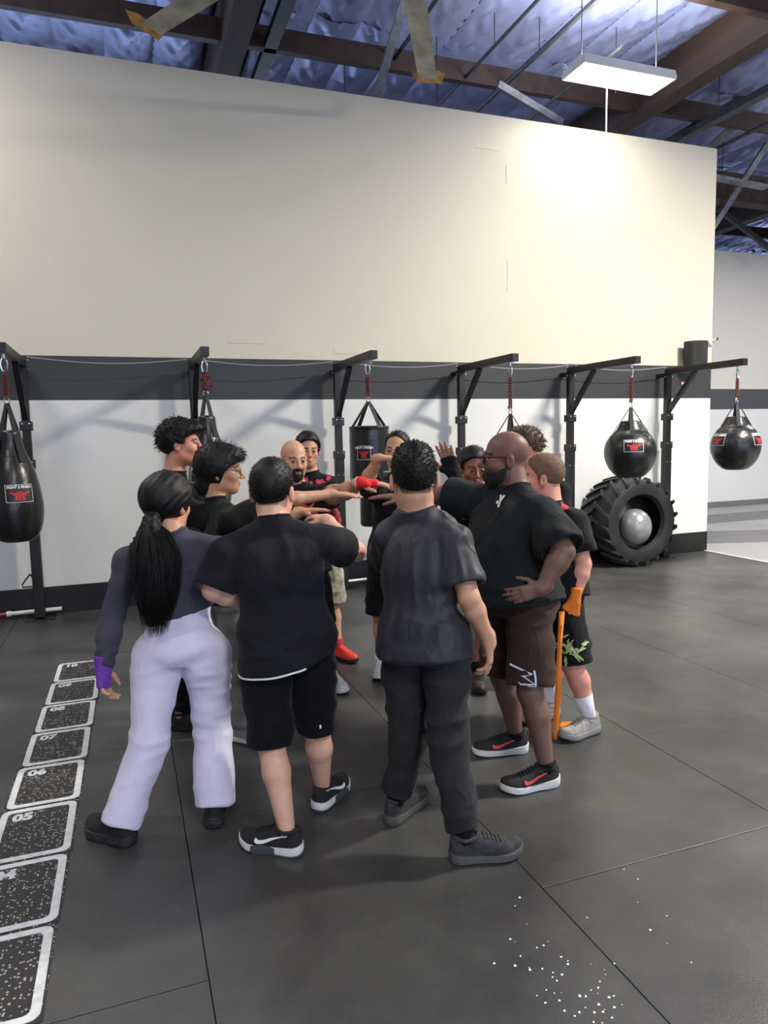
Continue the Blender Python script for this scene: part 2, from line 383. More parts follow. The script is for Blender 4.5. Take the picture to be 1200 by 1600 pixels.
# ------------------------------------------------------------------ big ceiling fan
def ceiling_fan():
    t = thing('ceiling_fan', 'big grey-bladed ceiling fan with yellowish blade tips above the wall', 'fan', (1.81, 4.52, 5.2))
    MB().lathe([(0, -.14), (.14, -.13), (.2, -.06), (.2, .06), (.12, .16), (0, .16)], 24).build('hub', DKSTEEL, t, True)
    MB().tube([(0, 0, .1), (0, 0, 1.75)], .05, 10).build('drop_rod', DKSTEEL, t, True)
    mb = MB(); mw = MB()
    prof = [(-.095, 0), (-.05, .022), (.03, .026), (.095, 0), (.03, .006), (-.05, .004)]
    def ring(r, tw, sc=1.0):
        c, s = math.cos(tw), math.sin(tw)
        return [(r, (p*c-q*s)*sc, (p*s+q*c)*sc) for p, q in prof]
    n = len(prof); vs = ring(.18, .25)+ring(2.62, .14)
    mb.add(vs, [(k, (k+1) % n, n+(k+1) % n, n+k) for k in range(n)]+[tuple(reversed(range(n))), tuple(range(n, 2*n))])
    bl = mb.mesh('blade', mat('blade_grey', srgb(150, 150, 142), .4, .3, var=.3, vscale=5, bump=.1, bscale=30))
    mw.add(ring(2.60, .14, 1.12)+ring(2.70, .14, 1.35)+[(2.73, y*1.5, z+.11) for (_, y, z) in ring(0, .14, 1.2)],
           [(k, (k+1) % n, n+(k+1) % n, n+k) for k in range(n)]+[(n+k, n+(k+1) % n, 2*n+(k+1) % n, 2*n+k) for k in range(n)]+[tuple(reversed(range(n))), tuple(range(2*n, 3*n))])
    wl = mw.mesh('blade_tip', mat('blade_tip_yellow', srgb(176, 132, 62), .6, var=.35, vscale=14))
    for k in range(6):
        b = link('blade', bl, t); b.rotation_euler = (0, 0, math.radians(61.8+60*k))
        link('blade_tip', wl, b)
ceiling_fan()

# ------------------------------------------------------------------ number ladder on the floor
def ladder():
    m_w = mat('worn_white_line', srgb(214, 218, 217), .55, var=.12, vscale=30, bump=.1, bscale=90)
    m = bpy.data.materials.new('speckled_rubber'); m.use_nodes = True
    nt = m.node_tree; b = nt.nodes['Principled BSDF']; L = nt.links
    g = nt.nodes.new('ShaderNodeNewGeometry'); vo = nt.nodes.new('ShaderNodeTexVoronoi'); vo.inputs['Scale'].default_value = 95
    L.new(g.outputs['Position'], vo.inputs['Vector'])
    sp = nt.nodes.new('ShaderNodeSeparateColor'); L.new(vo.outputs['Color'], sp.inputs[0])
    a = nt.nodes.new('ShaderNodeMath'); a.operation = 'GREATER_THAN'; L.new(sp.outputs[0], a.inputs[0]); a.inputs[1].default_value = .72
    c = nt.nodes.new('ShaderNodeMath'); c.operation = 'LESS_THAN'; L.new(vo.outputs['Distance'], c.inputs[0]); c.inputs[1].default_value = .42
    d = nt.nodes.new('ShaderNodeMath'); d.operation = 'MULTIPLY'; L.new(a.outputs[0], d.inputs[0]); L.new(c.outputs[0], d.inputs[1])
    mx = nt.nodes.new('ShaderNodeMix'); mx.data_type = 'RGBA'; L.new(d.outputs[0], mx.inputs[0]); mx.inputs[6].default_value = srgb(38, 37, 36); mx.inputs[7].default_value = srgb(165, 163, 158)
    L.new(mx.outputs[2], b.inputs['Base Color']); b.inputs['Roughness'].default_value = .6
    def rr(w_, h_, r, n=5):
        pts = []
        for cx, cy, a0 in ((w_/2-r, h_/2-r, 0), (-w_/2+r, h_/2-r, 90), (-w_/2+r, -h_/2+r, 180), (w_/2-r, -h_/2+r, 270)):
            for k in range(n+1):
                an = math.radians(a0+90*k/n); pts.append((cx+r*math.cos(an), cy+r*math.sin(an)))
        return pts
    o_, i_ = rr(.318, .442, .035), rr(.258, .385, .022); n = len(o_)
    for k, num in enumerate(['03', '04', '05', '06', '07', '08', '09', '10']):
        yc = 2.395+.4625*k
        t = thing('floor_square', ('white outlined floor square cut off by the lower left picture corner', 'white outlined floor square, second from the bottom, its number cut by the picture edge', 'white outlined floor square reading 05, third from the bottom', 'white outlined floor square reading 06 level with the pale sweatpants hem', 'white outlined floor square reading 07 in the middle of the row', 'white outlined floor square reading 08, third from the far end', 'white outlined floor square reading 09 beside the purple hand wrap', 'farthest white outlined floor square, reading 10')[k], 'floor marking', (-.49+.012*k-.025+.03, yc, 0), math.radians(-.5), 'numbered squares in a row on the mat')
        MB().prism(rr(.335, .4605, .01), -.002, .0035).build('backing', m, t)
        vs = [(x, y, .0038) for x, y in o_]+[(x, y, .0038) for x, y in i_]+[(x, y, .0052) for x, y in o_]+[(x, y, .0052) for x, y in i_]
        fs = []
        for q in range(n):
            p = (q+1) % n
            fs += [(2*n+q, 2*n+p, 3*n+p, 3*n+q), (q, p, 2*n+p, 2*n+q), (n+p, n+q, 3*n+q, 3*n+p)]
        MB().add(vs, fs).build('outline', m_w, t)
        tm = text_mb(num, .085, .004, .0006); tm.mapv(lambda x, y, z: (x-.065, y+.14, z+.0048)); tm.build('number', m_w, t)
ladder()
# lamp glints on the mat, put in as small white chips
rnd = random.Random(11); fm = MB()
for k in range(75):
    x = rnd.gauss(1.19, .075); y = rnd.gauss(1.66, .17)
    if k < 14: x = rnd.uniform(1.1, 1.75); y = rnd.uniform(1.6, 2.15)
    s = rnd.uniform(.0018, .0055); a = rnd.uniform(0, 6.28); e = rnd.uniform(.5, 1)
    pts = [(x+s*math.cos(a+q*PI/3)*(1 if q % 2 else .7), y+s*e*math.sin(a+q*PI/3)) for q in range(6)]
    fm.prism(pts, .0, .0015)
tag(fm.build('floor_glints', mat('painted_glints', srgb(240, 240, 235), .25)), 'lamp glints put in as tiny white chips on the dark mat near the camera', 'painted glints', kind='stuff')

# ------------------------------------------------------------------ bag stands
def bag_stand():
    t = thing('bag_stand', 'x', 'bag stand')
    MB().box((0, 0, 1.93), (.072, .072, 1.0), bev=.004).build('upper_post', BLACK_STEEL, t)
    MB().box((0, 0, .77), (.092, .092, 1.5), bev=.004).build('lower_post', BLACK_STEEL, t)
    for z in (1.86, 1.50):
        c = MB().box((0, 0, z), (.108, .108, .085), bev=.004).build('collar', BLACK_STEEL, t)
        for sx in (-.03, .03): MB().lathe([(0, -.008), (.009, -.006), (.009, 0), (0, 0)], 8, (sx, -.052, z+.02), 'y').build('bolt', STEEL, c)
    for sx in (-.03, .03): MB().lathe([(0, -.008), (.009, -.006), (.009, 0), (0, 0)], 8, (sx, -.046, 1.28), 'y').build('bolt', STEEL, t)
    a = MB().box((0, -.60, 2.445), (.072, 1.25, .078), bev=.004).build('arm', BLACK_STEEL, t)
    MB().bar((0, -.47, 2.41), (0, -.02, 1.93), .05, .05, bev=.003).build('brace', BLACK_STEEL, t)
    for z in (2.38, 2.47):
        for sx in (-.05, .05): MB().lathe([(0, 0), (.011, .0), (.011, .012), (0, .012)], 8, (0, 0, 0)).mapv(lambda x, y, z_: (sx+math.copysign(z_, sx), y-.01, x+z)).build('bolt', STEEL, t)
    MB().lathe([(0, -.06), (.012, -.05), (.012, 0)], 8, (0, -1.12, 2.42)).build('eye_bolt', STEEL, t)
    MB().box((0, .03, .006), (.26, .24, .012), bev=.003).build('base_plate', BLACK_STEEL, t)
    MB().box((0, .115, 2.40), (.06, .13, .05), bev=.004).build('wall_bracket', BLACK_STEEL, t)
    return t
STX = (-.845, .70, 2.22, 3.71, 5.20, 6.69)
SLAB = ('black steel bag stand beside the leftmost bag at the picture edge', 'black steel bag stand behind the curly haired person at left',
        'black steel bag stand holding the straight sided bag', 'black steel bag stand in the middle behind the raised gloved hand',
        'black steel bag stand holding the round bag above the tire', 'black steel bag stand nearest the open wall end')
s0 = bag_stand()
for k, x in enumerate(STX):
    o = s0 if k == 0 else copy_tree(s0)
    o.location = (x, 7.50, 0); tag(o, SLAB[k], 'bag stand', 'wall bag stands')
# thin wire strung between the stands
for k in range(5):
    a, b = STX[k], STX[k+1]
    pts = [(a+.05+(b-a-.1)*q/10, 7.47, 2.50-.05*math.sin(PI*q/10)) for q in range(11)]
    tag(MB().tube(pts, .005, 5).build('wire', mat('grey_wire', srgb(150, 150, 148), .5)), ('thin pale wire strung from the leftmost bag stand', 'thin pale wire strung over the bald man', 'thin pale wire strung over the raised gloved hand',
        'thin pale wire strung left of the round bag', 'thin pale wire strung to the rightmost bag stand')[k], 'wire', 'wires between stands')

# ------------------------------------------------------------------ punching bags
EMB = [(-1, .55), (-.62, .52), (-.34, .42), (-.2, .6), (.2, .6), (.34, .42), (.62, .52), (1, .55), (.82, .3), (.55, .2), (.62, .05), (.38, .02), (.42, -.2), (.5, -.55), (.3, -.62), (-.3, -.62), (-.5, -.55), (-.42, -.2), (-.38, .02), (-.62, .05), (-.55, .2), (-.82, .3)]
def prof_r(prof, z):
    p = sorted(prof, key=lambda q: q[1])
    return float(np.interp(z, [q[1] for q in p], [q[0] for q in p]))
def grid_patch(w_, h_, n=10, m=6):
    mb = MB(); vs = [((i/n-.5)*w_, (j/m-.5)*h_, 0) for j in range(m+1) for i in range(n+1)]
    return mb.add(vs, [(j*(n+1)+i, j*(n+1)+i+1, (j+1)*(n+1)+i+1, (j+1)*(n+1)+i) for j in range(m) for i in range(n)])
def bag_label(par, prof, ang, zc, w_=.20, h_=.13):
    def wrap(eps):
        def f(x, y, z):
            r = prof_r(prof, zc+y)+eps; a = ang+x/r
            return (r*math.sin(a), -r*math.cos(a), zc+y)
        return f
    p = grid_patch(w_, h_).mapv(wrap(.003)).build('label_patch', INK, par)
    mb = MB(); t_ = .0035
    for (cx, cy, sx, sy) in ((0, h_/2, w_, t_), (0, -h_/2, w_, t_), (-w_/2, 0, t_, h_), (w_/2, 0, t_, h_)):
        q = grid_patch(sx, sy, 10 if sx > sy else 1, 1 if sx > sy else 6); q.mapv(lambda x, y, z: (x+cx, y+cy, z)); mb.add(q.v, q.f)
    mb.mapv(wrap(.004)).build('label_border', WHITE, p)
    tx = text_mb('FIGHT 2 FINISH', .0265, .0012); tx.mapv(lambda x, y, z: (x, y+h_*.36, z)).mapv(wrap(.0048)); tx.build('label_text', WHITE, p)
    em = MB(); n = len(EMB)
    # emblem: winged figure, filled as thin horizontal slabs
    half = EMB[3:15][::1]
    bm = bmesh.new(); vs = [bm.verts.new((x*w_*.40, y*h_*.42-h_*.13, 0)) for x, y in EMB]; bm.faces.new(vs)
    bmesh.ops.triangulate(bm, faces=bm.faces[:]); bmesh.ops.subdivide_edges(bm, edges=bm.edges[:], cuts=2, use_grid_fill=True)
    bm.verts.index_update(); em.add([v.co for v in bm.verts], [tuple(v.index for v in f.verts) for f in bm.faces]); bm.free()
    em.mapv(wrap(.0045)).build('label_emblem', RED, p)
    cut = MB()
    for x0 in (-.012, .012):
        q = grid_patch(.004, h_*.34, 1, 3); q.mapv(lambda x, y, z: (x+x0, y-h_*.18, z)); cut.add(q.v, q.f)
    q = grid_patch(w_*.55, .003, 6, 1); q.mapv(lambda x, y, z: (x, y+h_*.02, z)); cut.add(q.v, q.f)
    cut.mapv(wrap(.0052)).build('label_lines', INK, p)
def strap(par, p0, p1, w_=.045, side=None):
    p0, p1 = Vector(p0), Vector(p1); d = (p1-p0)
    s = Vector(side) if side else Vector((-p1.y, p1.x, 0)).normalized()
    nrm = d.cross(s).normalized()*.003
    a, b = s*w_*.35, s*w_*.5
    vs = [p0-a-nrm, p0+a-nrm, p1+b-nrm, p1-b-nrm, p0-a+nrm, p0+a+nrm, p1+b+nrm, p1-b+nrm]
    return MB().add(vs, [(0, 1, 2, 3), (7, 6, 5, 4), (0, 4, 5, 1), (1, 5, 6, 2), (2, 6, 7, 3), (3, 7, 4, 0)]).build('strap', WEB, par)
def ring_mb(c, rx, rz, r, rot=0):
    pts = [(c[0]+rx*math.cos(2*PI*k/12)*math.cos(rot), c[1]+rx*math.cos(2*PI*k/12)*math.sin(rot), c[2]+rz*math.sin(2*PI*k/12)) for k in range(13)]
    return MB().tube(pts, r, 6, cap=False)
def punching_bag(x, label, prof, apex, strap_z, labels, top=2.37, messy=False, seam=None, nstr=4, a0=.4, y=6.38):
    t = thing('punching_bag', label, 'punching bag', (x, y, 0), 0, 'hanging punching bags')
    full = [(0, prof[0][1])]+list(prof)+[(0, prof[-1][1])]
    # densify the profile with a smooth curve
    zs = [p[1] for p in full]; tt = np.linspace(0, len(full)-1, 60)
    def cr(vals):
        v = np.array([vals[0]]+list(vals)+[vals[-1]]); out = []
        for q in tt:
            i = min(int(q), len(vals)-2); u = q-i; p0, p1, p2, p3 = v[i], v[i+1], v[i+2], v[i+3]
            out.append(.5*((2*p1)+(-p0+p2)*u+(2*p0-5*p1+4*p2-p3)*u*u+(-p0+3*p1-3*p2+p3)*u**3))
        return out
    R, Z = cr([p[0] for p in full]), cr(zs); R = [max(0, r) for r in R]; dense = list(zip(R, Z))
    b = MB().lathe(list(reversed(dense)), 40).build('bag_body', VINYL, t, 'all')
    if seam:
        r = prof_r(dense[3:-3], seam)
        MB().lathe([(r-.004, seam-.004), (r+.003, seam-.002), (r+.003, seam+.002), (r-.004, seam+.004)], 40).build('seam', WEB, b, True)
    for k in range(nstr):
        a = a0+2*PI*k/nstr; r = prof_r(dense[2:-2], strap_z)+.004
        strap(t, (.008*math.sin(a), -.008*math.cos(a), apex), (r*math.sin(a), -r*math.cos(a), strap_z))
    ring_mb((0, 0, apex+.015), .022, .028, .005, .3).build('ring', STEEL, t, True)
    rp = MB(); z0, z1 = apex+.05, top-.10
    if messy:
        rnd = random.Random(3); pts = []
        for k in range(70):
            u = k/69; pts.append((.028*math.sin(k*1.3)+rnd.uniform(-.012, .012), .028*math.cos(k*1.3), z0+(z1-z0)*u+.02*math.sin(k*.9)))
        rp.tube(pts, .008, 5); rp.tube([(0, 0, z0), (.06, -.02, z0+.03), (.05, 0, z0+.06)], .008, 5); rp.tube([(0, 0, z1), (.06, -.03, z1-.03), (.03, 0, z1-.05)], .008, 5)
    else:
        for dx in (-.011, .011): rp.tube([(dx, 0, z0), (dx, 0, z1)], .008, 6)
        pts = []
        for k in range(60): pts.append((.021*math.cos(k*1.1), .016*math.sin(k*1.1), z0+.02+(z1-z0-.04)*k/59))
        rp.tube(pts, .005, 5); rp.tube([(0, -.02, z0+.03), (-.04, -.03, z0+.03), (-.045, -.03, z0+.0)], .006, 5)
    rp.build('cord', ROPE, t, True)
    ring_mb((0, 0, top-.05), .024, .055, .006, .2).build('carabiner', STEEL, t, True)
    for (a, z, w_, h_) in labels: bag_label(b, dense[2:-2], a, z, w_, h_)
    return t
pear = [(r*.88, z) for r, z in ((.085, 1.80), (.10, 1.72), (.125, 1.63), (.19, 1.48), (.235, 1.27), (.238, 1.12), (.20, .98), (.12, .915))]
punching_bag(STX[0], 'pear shaped black punching bag cut by the left picture edge', pear, 2.02, 1.55, [(.33, 1.31, .20, .135)], seam=1.60, a0=.7)
punching_bag(STX[1], 'narrow black punching bag hanging behind the curly haired person', [(r*.88, z+.10) for r, z in pear], 2.08, 1.72, [(-.62, 1.40, .18, .125)], messy=True, a0=.6)
punching_bag(STX[2]-.03, 'straight sided black punching bag behind the red hand wrap', [(.175, 1.79), (.187, 1.74), (.188, 1.5), (.187, 1.28), (.14, 1.22), (.105, 1.15), (.103, .95), (.095, .85)], 2.02, 1.77, [(-.62, 1.545, .13, .125)], seam=1.66, a0=.25)
punching_bag(STX[3], 'black punching bag hidden behind the curly brown hair', [(.14, 1.66), (.165, 1.62), (.17, 1.3), (.17, 1.0), (.15, .9)], 1.89, 1.64, [], a0=.9)
ball = [(.085, 1.80), (.108, 1.775), (.15, 1.70), (.20, 1.655), (.255, 1.57), (.276, 1.47), (.262, 1.37), (.21, 1.265), (.12, 1.19)]
punching_bag(STX[4], 'round black punching bag hanging above the tractor tire', ball, 1.945, 1.68, [(-.55, 1.535, .20, .125)], seam=1.632, a0=-.6)
punching_bag(STX[5], 'round black punching bag hanging past the wall end at far right', [(r*.98, z+.03) for r, z in ball], 2.0, 1.72, [(-1.62, 1.57, .19, .13), (.33, 1.57, .19, .13)], seam=1.672, a0=-.62)

# ------------------------------------------------------------------ tire, ball, roller, rods, speaker, camera
def tractor_tire():
    R = .565
    t = thing('tractor_tire', 'big black tractor tire standing against the wall under a round bag', 'tire', (5.98, 7.36, R))
    m = mat('tire_rubber', srgb(34, 34, 36), .5, var=.3, vscale=6, bump=.25, bscale=30)
    prof = [(r, y*1.28) for r, y in ((.322, -.17), (.35, -.205), (.43, -.225), (.50, -.205), (.525, -.16), (.535, 0), (.525, .16), (.50, .205), (.43, .225), (.35, .205), (.322, .17), (.36, .13), (.45, .12), (.47, 0), (.45, -.12), (.36, -.13), (.322, -.17))]
    prof = [(r-.07, y) if y > .15 and r < .34 else (r, y) for r, y in prof]
    MB().lathe(prof, 64, axis='y').build('carcass', m, t, True)
    # chevron lugs
    def lug(sgn):
        mb = MB(); n = 5; pts = []
        for k in range(n+1):
            u = k/n; y = sgn*(.285-.295*u); a = .30*u; r1 = .575-.02*(1-u)*(1-u)*2
            for (dr, da) in ((0, -.05), (0, .05), (1, .035), (1, -.035)):
                r = .50 if dr == 0 else r1
                pts.append((r*math.sin(a+da), y, r*math.cos(a+da)))
        fs = []
        for k in range(n):
            for q in range(4): fs.append((4*k+q, 4*k+(q+1) % 4, 4*k+4+(q+1) % 4, 4*k+4+q))
        fs += [(3, 2, 1, 0), (4*n, 4*n+1, 4*n+2, 4*n+3)]
        # side lip down the shoulder
        return mb.add(pts, fs).mesh('tread_lug', m)
    la, lb = lug(1), lug(-1)
    for k in range(20):
        o = link('tread_lug', la, t); o.rotation_euler = (0, 2*PI*k/20, 0)
        o = link('tread_lug', lb, t); o.rotation_euler = (0, 2*PI*(k+.5)/20, 0)
tractor_tire()
def exercise_ball():
    mb = MB(); r = .198
    mb.lathe([(max(.0005, r*math.sin(PI*k/24)), -r*1.14*math.cos(PI*k/24)+r*.14) for k in range(25)], 40)
    o = mb.build('exercise_ball', mat('silver_ball', srgb(150, 150, 152), .3, .35, var=.06, vscale=20), None, 'all', (5.90, 7.13, .565-.29*math.cos(.0)+.198+.008))
    tag(o, 'shiny silver exercise ball sitting inside the tractor tire', 'ball')
    return o
exercise_ball()
def rod(name, label, a, b, r, m, cat='rod', extra=None):
    t = thing(name, label, cat, a); d = Vector(b)-Vector(a)
    MB().tube([(0, 0, 0), d*.5, d], r, 10).build('shaft', m, t, True)
    for q, mm in (extra or []):
        MB().tube([d*q[0], d*q[1]], q[2], 10).build('sleeve', mm, t, True)
rod('training_bar', 'red and white rod lying at the foot of the left bag stand', (-1.95, 7.60, .045), (-.66, 7.60, .062), .017, mat('red_plastic', srgb(170, 46, 58), .45), 'rod',
    [((.63, 1.0, .020), mat('white_plastic', srgb(225, 225, 222), .4)), ((.62, .65, .027), mat('white_plastic', srgb(225, 225, 222), .4))])
rod('white_rod', 'short white rod on the floor under the straight sided bag', (2.27, 7.44, .10), (2.62, 7.44, .105), .014, MATS['white_plastic'], 'rod')
MB_ = MB().tube([(0, 0, 0), (-.07, -.02, -.09), (-.07, -.02, -.12), (.05, -.02, -.12), (.05, -.02, -.10), (0, 0, 0)], .008, 6)
tag(MB_.build('band_handle', BLACK_STEEL, None, True, (-.90, 7.43, .46)), 'small black triangular strap handle on the left bag stand', 'handle')
def roller():
    t = thing('foam_roller', 'grey foam roller on pale floor just past the wall end', 'foam roller', (7.95, 8.55, .07))
    MB().tube([(-.45, .12, 0), (0, 0, 0)], .07, 20).build('roller_body', mat('grey_foam', srgb(130, 135, 145), .8, var=.2, vscale=40, bump=.4, bscale=60), t, True)
    MB().tube([(0, 0, 0), (.03, -.008, 0)], .072, 20).build('roller_end', mat('slate_blue_foam', srgb(70, 82, 105), .7), t, True)
roller()
def speaker():
    t = thing('wall_speaker', 'black curved loudspeaker mounted on the wall above the rightmost stand', 'speaker', (7.16, 7.52, 2.68))
    mb = MB(); n = 14; pts = [(.15*math.cos(PI+PI*k/n), .15*math.sin(PI+PI*k/n)*.9) for k in range(n+1)]+[(.15, .06), (-.15, .06)]
    mb.prism(pts, -.16, .16); mb.build('speaker_grille', mat('speaker_black', srgb(20, 20, 22), .55, bump=.4, bscale=400), t, True)
    MB().box((0, .11, 0), (.12, .12, .14)).build('wall_mount', BLACK_STEEL, t)
speaker()
def cctv():
    t = thing('security_camera', 'small white security camera near the wall end corner', 'security camera', (7.53, 7.66, 2.86))
    MB().lathe([(0, -.03), (.035, -.03), (.035, 0), (0, 0)], 16, axis='y').build('camera_base', MATS['lamp_white'], t, True)
    MB().tube([(0, -.03, 0), (.01, -.06, .02), (.02, -.10, .03)], [.012, .018, .022], 14).build('camera_body', MATS['lamp_white'], t, True)
    MB().tube([(.02, -.10, .03), (.023, -.11, .032)], .018, 14).build('lens', INK, t, True)
cctv()
def sticker():
    t = thing('direction_sticker', 'small red sticker with a white arrow on the dark wall band', 'sign', (7.15, WALLY-.012, 2.31))
    MB().box((0, .006, 0), (.17, .006, .06)).build('sticker_plate', mat('sticker_red', srgb(120, 48, 46), .5), t)
    mb = MB().add([(.03, 0, -.008), (.055, 0, -.008), (.055, 0, -.02), (.078, 0, 0), (.055, 0, .02), (.055, 0, .008), (.03, 0, .008)], [tuple(range(7))]); mb.build('arrow', WHITE, t)
    tx = text_mb('EXIT', .032, .001); tx.mapv(lambda x, y, z: (x-.035, 0, y)); tx.build('sticker_text', WHITE, t)
sticker()
# ================================================================== PEOPLE : signed distance modelling, one continuous skin per body
V3 = lambda *a: np.array(a, float)
def nrm(v): v = np.asarray(v, float); return v/(np.linalg.norm(v)+1e-12)
def smin(a, b, k):
    h = np.maximum(k-np.abs(a-b), 0)/k
    return np.minimum(a, b)-h*h*k*.25
def smax(a, b, k): return -smin(-a, -b, k)
def d_cone(p, a, b, ra, rb):
    ab = b-a; L2 = ab@ab+1e-12
    t = np.clip(((p-a)@ab)/L2, 0, 1)
    q = p-a-t[:, None]*ab
    return np.sqrt((q*q).sum(1))-(ra+(rb-ra)*t)
def d_cutcone(p, a, b, ra, rb, flat_a=False):
    """cone with a flat end at b"""
    ab = b-a; L = np.linalg.norm(ab); ax = ab/L; s = (p-a)@ax
    t = np.clip(s/L, 0, 1.3)
    q = p-a-(np.clip(s, 0, L*1.3))[:, None]*ax
    d = np.sqrt((q*q).sum(1))-(ra+(rb-ra)*t)
    d = smax(d, s-L, .006)
    if flat_a: d = smax(d, -s, .006)
    return d
def d_ell(p, c, r):
    q = p-np.asarray(c); k0 = np.sqrt(((q/r)**2).sum(1)); k1 = np.sqrt(((q/(np.asarray(r)**2))**2).sum(1))+1e-9
    return k0*(k0-1)/k1
def crom(ts, vs, n=48):
    ts = np.asarray(ts, float); vs = np.asarray(vs, float); T = np.linspace(ts[0], ts[-1], n); out = []
    m = np.gradient(vs, ts)
    for t in T:
        i = min(max(np.searchsorted(ts, t)-1, 0), len(ts)-2); h = ts[i+1]-ts[i]; u = (t-ts[i])/h
        out.append((2*u**3-3*u*u+1)*vs[i]+(u**3-2*u*u+u)*h*m[i]+(-2*u**3+3*u*u)*vs[i+1]+(u**3-u*u)*h*m[i+1])
    return T, np.array(out)
class Loft:
    """elliptic sections along A->B ; sec rows (t, half width, half depth, forward shift)"""
    def __init__(s, A, B, w0, w1, sec, e=2.25):
        s.A, s.L = A, np.linalg.norm(B-A); s.ax = (B-A)/s.L; s.e = e
        s.w0 = nrm(w0-s.ax*(w0@s.ax)); s.w1 = nrm(w1-s.ax*(w1@s.ax))
        sec = np.array(sec, float); s.T, s.hw = crom(sec[:, 0], sec[:, 1]); s.hd = crom(sec[:, 0], sec[:, 2])[1]; s.fw = crom(sec[:, 0], sec[:, 3])[1]
    def __call__(s, p):
        q = p-s.A; z = q@s.ax; t = z/s.L; tc = np.clip(t, s.T[0], s.T[-1])
        u = np.clip(tc, 0, 1)[:, None]; w = s.w0*(1-u)+s.w1*u; w /= np.linalg.norm(w, axis=1)[:, None]
        n = np.cross(s.ax, w)
        hw = np.interp(tc, s.T, s.hw); hd = np.interp(tc, s.T, s.hd); fw = np.interp(tc, s.T, s.fw)
        q = q-z[:, None]*s.ax-n*fw[:, None]
        x = np.abs((q*w).sum(1)); y = np.abs((q*n).sum(1))
        k = ((x/hw)**s.e+(y/hd)**s.e)**(1/s.e)
        r = np.sqrt(x*x+y*y)
        dr = (k-1)*np.where(k > .15, r/np.maximum(k, 1e-6), np.minimum(hw, hd))
        dz = np.maximum(t-s.T[-1], s.T[0]-t)*s.L
        return np.where(dz > 0, np.sqrt(np.maximum(dr, 0)**2+dz**2), np.maximum(dr, dz))
    def box(s):
        c = s.A+s.ax*s.L*(s.T[0]+s.T[-1])/2; return c, s.L*(s.T[-1]-s.T[0])/2+s.hw.max()+s.hd.max()
class Shape:
    def __init__(s): s.ops = []
    def _add(s, fn, c, R, op, k): s.ops.append((fn, np.asarray(c, float), R, op, k)); return s
    def cone(s, a, b, ra, rb, k=.02, op='u'):
        a = np.asarray(a, float); b = np.asarray(b, float)
        return s._add(lambda p: d_cone(p, a, b, ra, rb), (a+b)/2, np.linalg.norm(b-a)/2+max(ra, rb), op, k)
    def cut(s, a, b, ra, rb, k=.02, op='u', flat_a=False):
        a = np.asarray(a, float); b = np.asarray(b, float)
        return s._add(lambda p: d_cutcone(p, a, b, ra, rb, flat_a), (a+b)/2, np.linalg.norm(b-a)/2+max(ra, rb)*1.2, op, k)
    def ell(s, c, r, M, k=.02, op='u'):
        c = np.asarray(c, float); r = np.asarray(r, float); M = np.asarray(M, float)
        return s._add(lambda p: d_ell((p-c)@M.T, (0, 0, 0), r), c, r.max(), op, k)
    def loft(s, *a, k=.02, op='u', **kw):
        l = Loft(*a, **kw); c, R = l.box(); return s._add(l, c, R, op, k)
    def fn(s, f, c, R, k=.02, op='u'): return s._add(f, c, R, op, k)
    def plane(s, p0, n, k=.006):
        p0 = np.asarray(p0, float); n = nrm(n); return s._add(lambda p: (p-p0)@n, p0, 1e3, 'i', k)
    def bounds(s):
        lo = np.min([c-R for f, c, R, op, k in s.ops if op == 'u'], 0); hi = np.max([c+R for f, c, R, op, k in s.ops if op == 'u'], 0)
        return lo-.03, hi+.03
    def __call__(s, p, margin=.06):
        d = np.full(len(p), 9.0)
        for f, c, R, op, k in s.ops:
            if R < 50:
                q = p-c; m = np.nonzero((q*q).sum(1) < (R+margin+k)**2)[0]
                if len(m) == 0: continue
                v = f(p[m]); dm = d[m]
            else: m = slice(None); v = f(p); dm = d
            if op == 'u': d[m] = smin(dm, v, k)
            elif op == 's': d[m] = smax(dm, -v, k)
            else: d[m] = smax(dm, v, k)
        return d
OFF8 = np.array([(a, b, c) for a in (0, 1) for b in (0, 1) for c in (0, 1)])
